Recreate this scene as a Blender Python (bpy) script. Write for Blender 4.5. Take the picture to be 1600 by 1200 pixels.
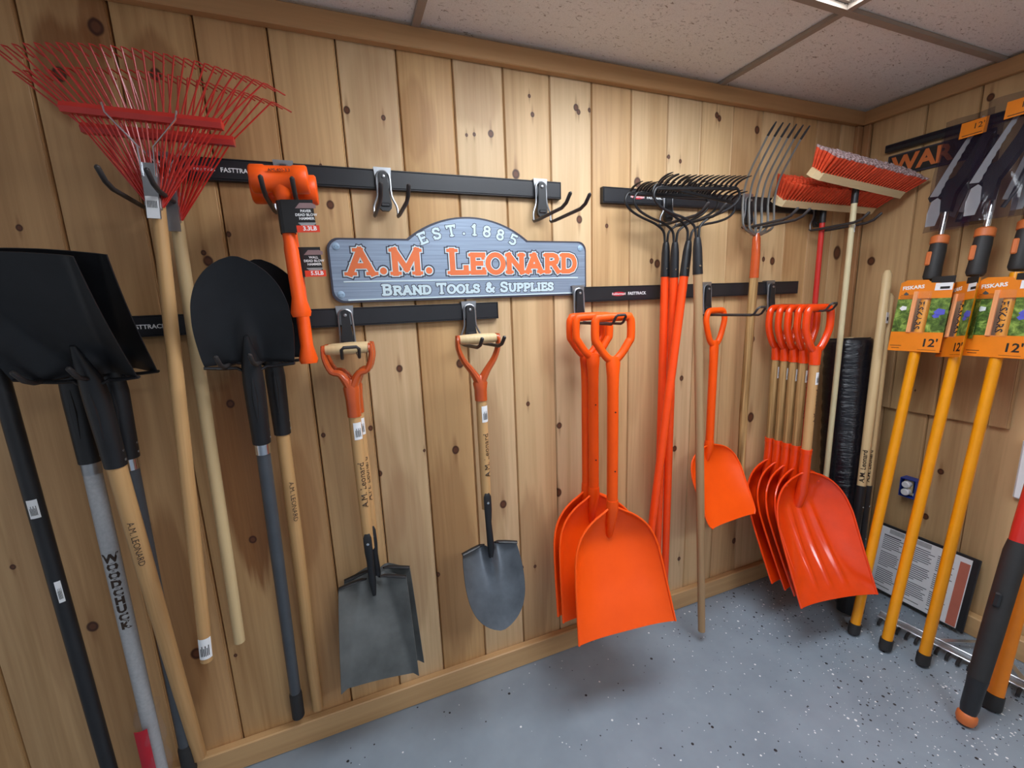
import bpy, math, random
from mathutils import Vector, Matrix
random.seed(7)
for o in list(bpy.data.objects): bpy.data.objects.remove(o, do_unlink=True)
SC = bpy.context.scene
COL = SC.collection
PI = math.pi

# ------------------------------------------------------------------ camera, world, lights, exposure
CAM = Vector((0.0, -1.526, 1.5484))
F = 673.8
RT = Vector((0.92873956, -0.3687494, -0.03829756)); UP = Vector((0.10392528, 0.1597946, 0.98166452)); FW = Vector((0.35586846, 0.91569076, -0.18672995))
cd = bpy.data.cameras.new('camera'); cam = bpy.data.objects.new('camera', cd); COL.objects.link(cam)
cd.sensor_width = 36.0; cd.sensor_fit = 'HORIZONTAL'; cd.lens = 36.0 * F / 1600.0; cd.clip_start = 0.02
m3 = Matrix((RT, UP, -FW)).transposed()
cam.matrix_world = Matrix.Translation(CAM) @ m3.to_4x4()
SC.camera = cam
W = bpy.data.worlds.new('world'); SC.world = W; W.use_nodes = True
W.node_tree.nodes['Background'].inputs[0].default_value = (0.86, 0.92, 1.0, 1)
W.node_tree.nodes['Background'].inputs[1].default_value = 0.36
SC.view_settings.view_transform = 'Standard'; SC.view_settings.look = 'None'
SC.view_settings.gamma = 1.0; SC.view_settings.use_curve_mapping = False
SC.view_settings.exposure = 0.0
LAMP = 16.3          # emission of the ceiling troffers' diffusers
ROOM_H = 2.39; XR = 2.509; XL = -1.75; YF = -3.3

def ray(px, py):
    return RT * ((px - 800) / F) + UP * ((600 - py) / F) + FW
def at_y(px, py, y=0.0):
    d = ray(px, py); return CAM + d * ((y - CAM.y) / d.y)
def at_x(px, py, x=XR):
    d = ray(px, py); return CAM + d * ((x - CAM.x) / d.x)

# ------------------------------------------------------------------ mesh helpers
def catmull(tab, t):
    n = len(tab)
    if t <= tab[0][0]: return tab[0][1]
    if t >= tab[-1][0]: return tab[-1][1]
    for i in range(n - 1):
        if tab[i][0] <= t <= tab[i + 1][0]: break
    x0, y0 = tab[i]; x1, y1 = tab[i + 1]; h = x1 - x0
    def sl(k):
        if k == 0: return (tab[1][1] - tab[0][1]) / (tab[1][0] - tab[0][0])
        if k == n - 1: return (tab[-1][1] - tab[-2][1]) / (tab[-1][0] - tab[-2][0])
        a = (tab[k][1] - tab[k - 1][1]) / (tab[k][0] - tab[k - 1][0]); b = (tab[k + 1][1] - tab[k][1]) / (tab[k + 1][0] - tab[k][0])
        return 0 if a * b <= 0 else 2 * a * b / (a + b)
    s = (t - x0) / h; m0 = sl(i) * h; m1 = sl(i + 1) * h
    return (2*s**3 - 3*s*s + 1) * y0 + (s**3 - 2*s*s + s) * m0 + (-2*s**3 + 3*s*s) * y1 + (s**3 - s*s) * m1

class MB:
    def __init__(s): s.v = []; s.f = []
    def add(s, vs, fs, M=None):
        b = len(s.v)
        s.v += [tuple(M @ Vector(p)) if M else tuple(p) for p in vs]
        s.f += [tuple(i + b for i in f) for f in fs]; return s
    def box(s, c, d, bev=0.0, M=None):
        cx, cy, cz = c; x, y, z = d[0] / 2, d[1] / 2, d[2] / 2
        if bev <= 0:
            vs = [(cx + i * x, cy + j * y, cz + k * z) for i in (-1, 1) for j in (-1, 1) for k in (-1, 1)]
            return s.add(vs, [(0, 1, 3, 2), (4, 6, 7, 5), (0, 4, 5, 1), (2, 3, 7, 6), (0, 2, 6, 4), (1, 5, 7, 3)], M)
        b = min(bev, x * .95, y * .95, z * .95); vs = []; idx = {}
        for i in (-1, 1):
            for j in (-1, 1):
                for k in (-1, 1):
                    for a in range(3):
                        q = [i * (x - b), j * (y - b), k * (z - b)]; q[a] = (i * x, j * y, k * z)[a]
                        idx[(i, j, k, a)] = len(vs); vs.append((cx + q[0], cy + q[1], cz + q[2]))
        fs = []
        for a in range(3):
            for g in (-1, 1):
                o1, o2 = [q for q in range(3) if q != a]
                r = []
                for p, q in ((-1, -1), (1, -1), (1, 1), (-1, 1)):
                    key = [0, 0, 0]; key[a] = g; key[o1] = p; key[o2] = q; r.append(idx[(*key, a)])
                fs.append(tuple(r))
        for a in range(3):
            o1, o2 = [q for q in range(3) if q != a]
            for p in (-1, 1):
                for q in (-1, 1):
                    k0 = [0, 0, 0]; k1 = [0, 0, 0]; k0[a] = -1; k1[a] = 1
                    for k in (k0, k1): k[o1] = p; k[o2] = q
                    fs.append((idx[(*k0, o1)], idx[(*k1, o1)], idx[(*k1, o2)], idx[(*k0, o2)]))
        for i in (-1, 1):
            for j in (-1, 1):
                for k in (-1, 1): fs.append(tuple(idx[(i, j, k, a)] for a in range(3)))
        return s.add(vs, fs, M)
    def tube(s, pts, r, seg=10, cap=True, closed=False, ref=None, M=None, sm=0):
        P = [Vector(p) for p in pts]; n = len(P)
        rs = r if isinstance(r, list) else [r] * n
        rs = [(q, q) if not isinstance(q, tuple) else q for q in rs]
        if sm:                                   # Catmull-Rom resampling of path and radii
            Q, S = [], []
            for i in range(n if closed else n - 1):
                g = lambda j: (P[j % n], rs[j % n]) if closed else (P[max(0, min(n - 1, j))], rs[max(0, min(n - 1, j))])
                (a, _), (b, ra), (c, rb), (d, _) = g(i - 1), g(i), g(i + 1), g(i + 2)
                for k in range(sm):
                    t = k / sm
                    Q.append(.5 * ((2 * b) + (c - a) * t + (2 * a - 5 * b + 4 * c - d) * t * t + (3 * b - a - 3 * c + d) * t ** 3))
                    S.append((ra[0] + (rb[0] - ra[0]) * t, ra[1] + (rb[1] - ra[1]) * t))
            if not closed: Q.append(P[-1]); S.append(rs[-1])
            P, rs, n = Q, S, len(Q)
        T = []
        for i in range(n):
            a = P[(i - 1) % n] if (closed or i > 0) else P[0]; b = P[(i + 1) % n] if (closed or i < n - 1) else P[-1]
            t = (b - a); T.append(t.normalized() if t.length > 1e-9 else Vector((0, 0, 1)))
        u = Vector(ref) if ref else (Vector((1, 0, 0)) if abs(T[0].x) < .8 else Vector((0, 1, 0)))
        vs = []
        for i in range(n):
            u = (u - T[i] * u.dot(T[i])).normalized(); w = T[i].cross(u)
            if ref:
                q = Vector(ref); q = q - T[i] * q.dot(T[i])
                if q.length > .15: u = q.normalized(); w = T[i].cross(u)
            for k in range(seg):
                a = 2 * PI * k / seg
                vs.append(P[i] + u * (rs[i][0] * math.cos(a)) + w * (rs[i][1] * math.sin(a)))
        fs = []
        for i in range(n if closed else n - 1):
            j = (i + 1) % n
            for k in range(seg):
                l = (k + 1) % seg; fs.append((i * seg + k, i * seg + l, j * seg + l, j * seg + k))
        if cap and not closed:
            fs.append(tuple(range(seg - 1, -1, -1))); fs.append(tuple((n - 1) * seg + k for k in range(seg)))
        return s.add(vs, fs, M)
    def lathe(s, prof, seg=14, M=None):     # profile of (radius, z) about local z
        return s.tube([(0, 0, z) for r, z in prof], [max(r, 1e-4) for r, z in prof], seg, ref=(1, 0, 0), M=M) if all(prof[i][1] != prof[i + 1][1] for i in range(len(prof) - 1)) else s.tube([(0, 0, z + i * 1e-6) for i, (r, z) in enumerate(prof)], [max(r, 1e-4) for r, z in prof], seg, ref=(1, 0, 0), M=M)
    def sheet(s, fn, nu, nv, th, M=None):
        g = [[Vector(fn(-1 + 2 * i / nu, j / nv)) for i in range(nu + 1)] for j in range(nv + 1)]
        N = []
        for j in range(nv + 1):
            row = []
            for i in range(nu + 1):
                du = g[j][min(i + 1, nu)] - g[j][max(i - 1, 0)]; dv = g[min(j + 1, nv)][i] - g[max(j - 1, 0)][i]
                n = du.cross(dv); n = n.normalized() if n.length > 1e-12 else Vector((0, 1, 0))
                if n.y < 0: n = -n
                row.append(n)
            N.append(row)
        vs = [p for row in g for p in row] + [g[j][i] + N[j][i] * th for j in range(nv + 1) for i in range(nu + 1)]
        w = nu + 1; off = w * (nv + 1); fs = []
        for j in range(nv):
            for i in range(nu):
                a, b, c, d = j * w + i, j * w + i + 1, (j + 1) * w + i + 1, (j + 1) * w + i
                fs.append((a, d, c, b)); fs.append((a + off, b + off, c + off, d + off))
        for i in range(nu):
            fs.append((i, i + 1, i + 1 + off, i + off)); q = nv * w + i; fs.append((q, q + off, q + 1 + off, q + 1))
        for j in range(nv):
            q = j * w; fs.append((q, q + off, q + w + off, q + w)); q += nu; fs.append((q, q + w, q + w + off, q + off))
        return s.add(vs, fs, M)
    def prism(s, poly, d0, d1, M=None):    # polygon in local x,z ; depth along y from d0 (front) to d1
        n = len(poly)
        vs = [(x, d0, z) for x, z in poly] + [(x, d1, z) for x, z in poly]
        fs = [tuple(range(n)), tuple(range(2 * n - 1, n - 1, -1))] + [(i, i + n, (i + 1) % n + n, (i + 1) % n) for i in range(n)]
        return s.add(vs, fs, M)
    def mesh(s, name, smooth=True, angle=40):
        me = bpy.data.meshes.new(name); me.from_pydata(s.v, [], s.f); me.validate(); me.update()
        if smooth:
            me.shade_smooth(); me.set_sharp_from_angle(angle=math.radians(angle))
        return me
    def build(s, name, m, parent=None, smooth=True, angle=40, label=None):
        return link(name, s.mesh(name, smooth, angle), m, parent, label)

def link(name, me, m, parent=None, label=None):
    o = bpy.data.objects.new(name, me); COL.objects.link(o)
    if m and not me.materials: me.materials.append(m)
    if parent: o.parent = parent
    if label: o['label'] = label
    return o
def tag(o, label, cat, group=None):
    o['label'] = label; o['category'] = cat
    if group: o['group'] = group
    return o
def thing(name, label, cat, loc=(0, 0, 0), group=None, M=None):
    o = bpy.data.objects.new(name, None); COL.objects.link(o); o.empty_display_size = .05
    o.matrix_world = M if M else Matrix.Translation(Vector(loc))
    return tag(o, label, cat, group)
def struct(name, mb, m, smooth=False):
    o = mb.build(name, m, None, smooth) if isinstance(mb, MB) else mb
    o['kind'] = 'structure'; return o
def dup(root, M, label, group=None):
    r = root.copy(); COL.objects.link(r); r.matrix_world = M; r['label'] = label
    if group: r['group'] = group
    def rec(a, b):
        for ch in list(a.children):
            c = ch.copy(); COL.objects.link(c); c.parent = b; rec(ch, c)
    rec(root, r); return r
def frame(org, zdir=(0, 0, 1), yaw=0.0):   # local z along zdir; local -y is the front, turned by yaw (0 faces -Y, -90 faces -X)
    z = Vector(zdir).normalized(); a = math.radians(yaw)
    x = Vector((math.cos(a), math.sin(a), 0)); x = (x - z * x.dot(z)).normalized(); y = z.cross(x)
    M = Matrix((x, y, z)).transposed().to_4x4(); M.translation = Vector(org); return M
def RY(a): return Matrix.Rotation(a, 4, 'Y')
def T(x, y, z): return Matrix.Translation((x, y, z))

# ------------------------------------------------------------------ materials
def srgb(r, g, b):
    f = lambda c: (c / 255 / 12.92) if c / 255 <= .04045 else ((c / 255 + .055) / 1.055) ** 2.4
    return (f(r), f(g), f(b), 1)
class NT:
    def __init__(s, name):
        s.m = bpy.data.materials.new(name); s.m.use_nodes = True; s.t = s.m.node_tree
        s.b = s.t.nodes['Principled BSDF']
    def n(s, ty, **kw):
        nd = s.t.nodes.new(ty)
        for k, v in kw.items(): setattr(nd, k, v)
        return nd
    def l(s, a, b): s.t.links.new(a, b)
    def math(s, op, a, b=None, c=None):
        nd = s.n('ShaderNodeMath', operation=op)
        for i, v in enumerate((a, b, c)):
            if v is None: continue
            if isinstance(v, (int, float)): nd.inputs[i].default_value = v
            else: s.l(v, nd.inputs[i])
        return nd.outputs[0]
    def mix(s, f, a, b, blend='MIX'):
        nd = s.n('ShaderNodeMix', data_type='RGBA', blend_type=blend)
        for k, v in ((0, f), (6, a), (7, b)):
            if hasattr(v, 'is_linked'): s.l(v, nd.inputs[k])
            else: nd.inputs[k].default_value = v
        return nd.outputs[2]
    def coords(s, scale=(1, 1, 1), off=(0, 0, 0), out='Object'):
        c = s.n('ShaderNodeTexCoord'); mp = s.n('ShaderNodeMapping'); s.l(c.outputs[out], mp.inputs[0])
        mp.inputs['Scale'].default_value = scale; mp.inputs['Location'].default_value = off; return mp.outputs[0]
    def noise(s, vec, scale, detail=2, rough=.5, dist=0.0):
        nd = s.n('ShaderNodeTexNoise'); s.l(vec, nd.inputs['Vector'])
        nd.inputs['Scale'].default_value = scale; nd.inputs['Detail'].default_value = detail; nd.inputs['Roughness'].default_value = rough; nd.inputs['Distortion'].default_value = dist
        return nd.outputs['Fac']
    def ramp(s, f, stops):
        nd = s.n('ShaderNodeValToRGB'); s.l(f, nd.inputs[0]); e = nd.color_ramp.elements
        while len(e) < len(stops): e.new(.5)
        for el, (p, c) in zip(e, stops): el.position = p; el.color = c
        return nd.outputs[0]
    def smooth(s, v, lo, hi, a=0.0, b=1.0):
        nd = s.n('ShaderNodeMapRange', interpolation_type='SMOOTHSTEP'); s.l(v, nd.inputs[0])
        nd.inputs[1].default_value = lo; nd.inputs[2].default_value = hi; nd.inputs[3].default_value = a; nd.inputs[4].default_value = b
        return nd.outputs[0]
    def bump(s, h, strength=.3, dist=.002):
        nd = s.n('ShaderNodeBump'); s.l(h, nd.inputs['Height']); nd.inputs['Strength'].default_value = strength; nd.inputs['Distance'].default_value = dist
        s.l(nd.outputs[0], s.b.inputs['Normal'])
    def base(s, c):
        if hasattr(c, 'is_linked'): s.l(c, s.b.inputs['Base Color'])
        else: s.b.inputs['Base Color'].default_value = c
    def par(s, rough=.5, metal=0.0, spec=.5, coat=0.0):
        s.b.inputs['Roughness'].default_value = rough; s.b.inputs['Metallic'].default_value = metal
        s.b.inputs['Specular IOR Level'].default_value = spec; s.b.inputs['Coat Weight'].default_value = coat
        s.b.inputs['Coat Roughness'].default_value = .15
        return s

def plain(name, c, rough=.5, metal=0.0, spec=.5, coat=0.0, var=.08, nscale=14.0, bump=0.0, bscale=300.0):
    k = NT(name); k.par(rough, metal, spec, coat)
    v = k.coords(); f = k.noise(v, nscale, 4, .6)
    d = tuple(x * (1 - 2 * var) for x in c[:3]) + (1,); e = tuple(min(1, x * (1 + 2 * var)) for x in c[:3]) + (1,)
    k.base(k.ramp(f, [(.25, d), (.75, e)]))
    if bump > 0: k.bump(k.noise(v, bscale, 2), bump, .001)
    return k.m

def pine(name, light, dark, seed, knots=(), stains=(), rough=.45, ring=9.0, contrast=1.0, axis='Z', spec=.35):
    """knots (x, z, r) and stains (x, z, rx, rz, strength) in the board's own coordinates, board along z (or x)."""
    k = NT(name); k.par(rough, 0, spec)
    c = k.n('ShaderNodeTexCoord'); raw = c.outputs['Object']
    def sc(a, b, z):
        mp = k.n('ShaderNodeMapping'); k.l(raw, mp.inputs[0]); q = (a, b, z) if axis == 'Z' else (z, b, a)
        mp.inputs['Scale'].default_value = q; mp.inputs['Location'].default_value = (seed * 3.7, seed * 1.3, seed * 5.1); return mp.outputs[0]
    warp = k.noise(sc(5, 5, .7), 1.0, 2, .5)
    w = k.n('ShaderNodeTexWave', wave_type='BANDS', bands_direction='X' if axis == 'Z' else 'Z')
    k.l(sc(1, 1, .045), w.inputs['Vector']); w.inputs['Scale'].default_value = ring; w.inputs['Distortion'].default_value = 14.0; w.inputs['Detail'].default_value = 2.0; w.inputs['Detail Scale'].default_value = 1.3
    fine = k.noise(sc(160, 160, 4), 1.0, 3, .6)
    broad = k.noise(sc(16, 16, .8), 1.0, 4, .6, .6)
    s = k.math('ADD', k.math('MULTIPLY', w.outputs['Fac'], .10 * contrast), k.math('MULTIPLY', fine, .30 * contrast))
    s = k.math('ADD', s, k.math('MULTIPLY', k.math('SUBTRACT', broad, .5), 1.1 * contrast))
    s = k.math('ADD', s, k.math('MULTIPLY', k.math('SUBTRACT', warp, .5), .5 * contrast))
    col = k.ramp(s, [(.02, light), (.75, dark)])
    def ell(x, z, rx, rz):
        a = k.n('ShaderNodeVectorMath', operation='SUBTRACT'); k.l(raw, a.inputs[0]); a.inputs[1].default_value = (x, 0, z)
        b = k.n('ShaderNodeVectorMath', operation='MULTIPLY'); k.l(a.outputs[0], b.inputs[0]); b.inputs[1].default_value = (1 / rx, 0, 1 / rz)
        d = k.n('ShaderNodeVectorMath', operation='LENGTH'); k.l(b.outputs[0], d.inputs[0]); return d.outputs['Value']
    wob = k.math('MULTIPLY', k.math('SUBTRACT', broad, .5), 1.3)
    for x, z, rx, rz, st in stains:
        f = k.smooth(k.math('ADD', ell(x, z, rx, rz), wob), 1.05, .75, 0, st)
        col = k.mix(f, col, k.mix(fine, srgb(150, 96, 52), srgb(112, 64, 32)))
    for x, z, r in knots:
        st = ell(x, z, r * .75, r * 5.5)
        col = k.mix(k.smooth(st, 1.1, .1, 0, .5), col, srgb(126, 78, 42))
        d = k.math('ADD', ell(x, z, r, r * 1.2), k.math('MULTIPLY', wob, .35))
        col = k.mix(k.smooth(d, 1.15, .8, 0, .95), col, srgb(66, 34, 24))
        col = k.mix(k.smooth(d, .72, .40, 0, .45), col, srgb(128, 78, 52))
    k.base(col); k.bump(fine, .12, .001)
    return k.m

M = {}
M['ash'] = pine('ash_handle', srgb(204, 160, 108), srgb(148, 104, 60), 2, ring=30, contrast=.9, rough=.38)
M['ash_pale'] = pine('pale_handle', srgb(214, 186, 140), srgb(172, 140, 96), 5, ring=24, contrast=.6, rough=.42)
M['ash_grain'] = pine('grainy_handle', srgb(212, 172, 116), srgb(112, 76, 40), 9, ring=34, contrast=2.1, rough=.42)
M['ash_grey'] = pine('weathered_handle', srgb(176, 142, 104), srgb(128, 98, 68), 4, ring=20, contrast=.6, rough=.5)
M['cream'] = plain('cream_lacquer', srgb(214, 200, 160), .35, var=.03, coat=.3)
M['block'] = pine('broom_block', srgb(226, 200, 156), srgb(196, 160, 112), 6, ring=14, contrast=.6, axis='X')
M['trim'] = pine('trim_wood', srgb(192, 148, 102), srgb(154, 112, 72), 11, contrast=.7, axis='X', knots=(), rough=.5)
M['post'] = pine('post_wood', srgb(180, 134, 92), srgb(142, 100, 66), 12, contrast=.7, rough=.5)
M['basewood'] = pine('baseboard_wood', srgb(206, 166, 118), srgb(166, 124, 80), 13, contrast=.8, axis='X', rough=.42, knots=((.72, .05, .013),))
M['orange'] = plain('orange_plastic', srgb(255, 86, 8), .42, spec=.35, var=.03)
M['orange2'] = plain('orange_gloss_plastic', srgb(236, 66, 10), .16, spec=.6, coat=.4, var=.04)
M['hammer'] = plain('hammer_urethane', srgb(255, 90, 16), .38, spec=.4, var=.02)
M['orange_paint'] = plain('orange_enamel', srgb(196, 82, 34), .22, coat=.5, var=.06)
M['orange_fiber'] = plain('orange_fibreglass', srgb(248, 76, 22), .3, spec=.45, var=.03)
M['red_steel'] = plain('red_enamel', srgb(196, 44, 34), .35, coat=.3, var=.06)
M['red_lacquer'] = plain('red_lacquer', srgb(206, 46, 40), .25, coat=.4, var=.03)
M['black_steel'] = plain('black_powder_coat', srgb(30, 30, 33), .42, spec=.45, var=.12, bump=.1)
M['grey_steel'] = plain('bare_grey_steel', srgb(104, 106, 105), .44, .35, var=.16, nscale=9, bump=.06)
M['blue_steel'] = plain('dark_blued_steel', srgb(88, 94, 102), .36, .45, var=.18, nscale=10, bump=.06)
M['black_plastic'] = plain('black_plastic', srgb(34, 34, 37), .42, var=.08)
M['rail'] = plain('rail_black', srgb(36, 36, 40), .38, spec=.45, var=.06)
M['rubber'] = plain('black_rubber', srgb(42, 40, 40), .6, var=.08)
M['coat'] = plain('grey_black_vinyl', srgb(52, 48, 48), .5, var=.1)
M['zinc'] = plain('zinc_plate', srgb(168, 170, 174), .34, .85, var=.06, nscale=30)
M['chrome'] = plain('bright_steel', srgb(214, 216, 220), .2, 1.0, var=.03)
M['tine_steel'] = plain('clear_coated_steel', srgb(150, 150, 148), .3, .85, var=.06)
M['fibre_grey'] = plain('grey_fibreglass', srgb(74, 78, 84), .4, var=.06)
M['fibre_silver'] = plain('silver_fibreglass', srgb(176, 176, 178), .4, spec=.5, var=.06, nscale=120)
M['white'] = plain('white_paper', srgb(236, 236, 238), .6, var=.02)
M['black_ink'] = plain('black_ink', srgb(24, 20, 18), .6, var=.02)
M['brown_ink'] = plain('dark_brown_ink', srgb(52, 34, 22), .6, var=.02)
M['white_ink'] = plain('white_ink', srgb(238, 238, 238), .5, var=.01)
M['red_ink'] = plain('red_ink', srgb(186, 30, 46), .45, var=.03)
M['tag_black'] = plain('tag_black', srgb(34, 33, 34), .3, var=.04)
M['tag_red'] = plain('tag_red', srgb(226, 66, 40), .35, var=.03)
M['tag_grey'] = plain('tag_grey', srgb(140, 112, 112), .35, var=.05)
M['yellow'] = plain('yellow_fibreglass', srgb(240, 156, 8), .3, coat=.3, var=.03)
M['card'] = plain('orange_card', srgb(236, 132, 22), .4, var=.04)
M['pale_card'] = plain('peach_plastic', srgb(250, 170, 110), .35, var=.03)
M['grip_orange'] = plain('orange_grip', srgb(206, 110, 54), .5, var=.04)
M['sign_blue'] = None
M['sign_edge'] = plain('sign_dark_edge', srgb(58, 58, 72), .4, var=.05)
M['sign_orange'] = plain('sign_orange', srgb(232, 118, 66), .45, var=.02)
M['sign_pale'] = plain('sign_pale', srgb(206, 224, 230), .45, var=.02)
M['sign_rule'] = plain('sign_rule', srgb(150, 176, 200), .4, var=.02)
M['bristle'] = plain('red_bristle', srgb(240, 86, 50), .55, var=.1, nscale=60)
M['bristle_tip'] = plain('pale_bristle_tip', srgb(186, 160, 160), .7, var=.14, nscale=160)
M['blue_box'] = plain('blue_outlet_box', srgb(34, 62, 150), .4, var=.04)
M['alum'] = plain('aluminium', srgb(196, 200, 204), .3, .9, var=.06, nscale=40)
M['film_black'] = None
M['salmon'] = plain('salmon_strip', srgb(196, 112, 92), .5, var=.04)
M['ceil_bar'] = plain('ceiling_bar_paint', srgb(158, 142, 128), .5, var=.03)

k = NT('brushed_sign_face'); k.par(.38, .35, .5)
k.base(k.ramp(k.noise(k.coords((3, 3, 260)), 1.0, 3, .6), [(.3, srgb(128, 142, 162)), (.7, srgb(160, 176, 198))])); M['sign_blue'] = k.m
k = NT('ceiling_tile_board'); k.par(.9, 0, .2)
v = k.coords((55, 110, 55)); pit = k.smooth(k.noise(v, 1.0, 3, .7, 1.2), .60, .68)
k.base(k.mix(pit, k.ramp(k.noise(k.coords((1, 1, 1)), 260, 2), [(.3, srgb(232, 226, 220)), (.7, srgb(245, 239, 233))]), srgb(176, 160, 147)))
k.bump(k.math('MULTIPLY', pit, -1.0), .6, .004); M['tile'] = k.m
k = NT('troffer_diffuser'); k.base((.9, .93, 1, 1)); k.b.inputs['Emission Color'].default_value = (.86, .93, 1.0, 1); k.b.inputs['Emission Strength'].default_value = LAMP; M['lamp'] = k.m
k = NT('painted_floor'); k.par(.36, 0, .45)
v = k.coords()
col = k.ramp(k.noise(v, 3.5, 4, .6), [(.25, srgb(126, 138, 150)), (.75, srgb(148, 160, 172))])
dens = k.noise(v, 2.3, 2, .5)
for sc_, lo, off, c_ in ((62, .20, 0, srgb(232, 234, 236)), (54, .21, 7.3, srgb(30, 32, 36)), (88, .2, 3.1, srgb(44, 46, 52)), (96, .18, 5.7, srgb(220, 224, 228))):
    vo = k.n('ShaderNodeTexVoronoi'); mp = k.coords((1, 1, 0), (off, off * .7, 0)); k.l(mp, vo.inputs['Vector']); vo.inputs['Scale'].default_value = sc_; vo.inputs['Randomness'].default_value = 1.0
    wn = k.n('ShaderNodeSeparateColor'); k.l(vo.outputs['Color'], wn.inputs[0])
    size = k.math('MULTIPLY', wn.outputs[1], lo * 1.5)
    x_ = k.n('ShaderNodeSeparateXYZ'); k.l(k.coords(), x_.inputs[0])
    near = k.math('ADD', k.smooth(x_.outputs[0], .9, 2.3, .03, .30), k.smooth(k.math('MULTIPLY', x_.outputs[1], -1), .35, 1.2, .0, .10))
    sel = k.math('LESS_THAN', wn.outputs[0], k.math('MULTIPLY', near, k.math('ADD', dens, .45)))
    hit = k.math('MULTIPLY', k.math('LESS_THAN', vo.outputs['Distance'], size), sel)
    col = k.mix(hit, col, c_)
k.base(col); k.bump(k.noise(v, 40, 3), .08, .002); M['floor'] = k.m
k = NT('black_stretch_film'); k.par(.24, 0, .6); k.base(srgb(22, 22, 28)); k.bump(k.noise(k.coords((9, 9, 60)), 1.0, 4, .65, .8), .6, .010); M['film_black'] = k.m
k = NT('clear_blister_plastic'); k.par(.08, 0, .5); k.base(srgb(190, 186, 196)); k.b.inputs['Alpha'].default_value = .035; M['clear'] = k.m
k = NT('smoky_bag_film'); k.par(.12, 0, .6); k.base(srgb(40, 32, 52)); k.b.inputs['Alpha'].default_value = .24; k.bump(k.noise(k.coords((14, 14, 8)), 1.0, 3, .6, .6), .5, .01); M['bag'] = k.m
k = NT('garden_photo_print'); k.par(.3, 0, .5)
v = k.coords(); g = k.ramp(k.noise(v, 34, 5, .7, .4), [(.30, srgb(32, 44, 26)), (.48, srgb(84, 112, 50)), (.62, srgb(150, 178, 84)), (.74, srgb(196, 206, 120))]); M['photo'] = None
k.base(g); M['photo'] = k.m

# ------------------------------------------------------------------ lettering
FONT_CACHE = {}
def text_mesh(s, size=1.0, extrude=0.0, offset=0.0, spacing=1.0):
    cu = bpy.data.curves.new('t', 'FONT'); cu.body = s; cu.size = size; cu.extrude = extrude; cu.offset = offset; cu.align_x = 'CENTER'; cu.align_y = 'CENTER'; cu.space_character = spacing; cu.resolution_u = 2
    o = bpy.data.objects.new('t', cu); COL.objects.link(o); bpy.context.view_layer.update()
    me = bpy.data.meshes.new_from_object(o.evaluated_get(bpy.context.evaluated_depsgraph_get()))
    vs = [v.co.copy() for v in me.vertices]; fs = [tuple(p.vertices) for p in me.polygons]
    bpy.data.objects.remove(o, do_unlink=True); bpy.data.curves.remove(cu); bpy.data.meshes.remove(me)
    return vs, fs
def lettering(s, size, mat, parent, Mx, name='lettering', extrude=.0003, offset=0.0, spacing=1.0, wrap=0.0):
    """flat print; text x -> local x, text y -> local z, facing -y.  wrap bends it about a handle of that radius."""
    vs, fs = text_mesh(s, size, extrude, offset, spacing)
    if wrap: vs = [Vector((wrap * math.sin(v.x / wrap), -wrap * math.cos(v.x / wrap) - v.z, v.y)) for v in vs]
    else: vs = [Vector((v.x, -v.z, v.y)) for v in vs]
    return MB().add(vs, fs, Mx).build(name, mat, parent, False)
def handle_text(s, size, mat, parent, z, r, ang=0.0, up=True, name='lettering'):
    """text running along a handle (local z), wrapped on its skin; reads upward when up"""
    vs, fs = text_mesh(s, size, .0002)
    q = 1 if up else -1
    out = []
    for v in vs:
        a = -v.y * q / r + ang; rr = r + .0005 + max(v.z, 0)
        out.append((rr * math.sin(a), -rr * math.cos(a), z + v.x * q))
    return MB().add(out, fs).build(name, mat, parent, False)

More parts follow.
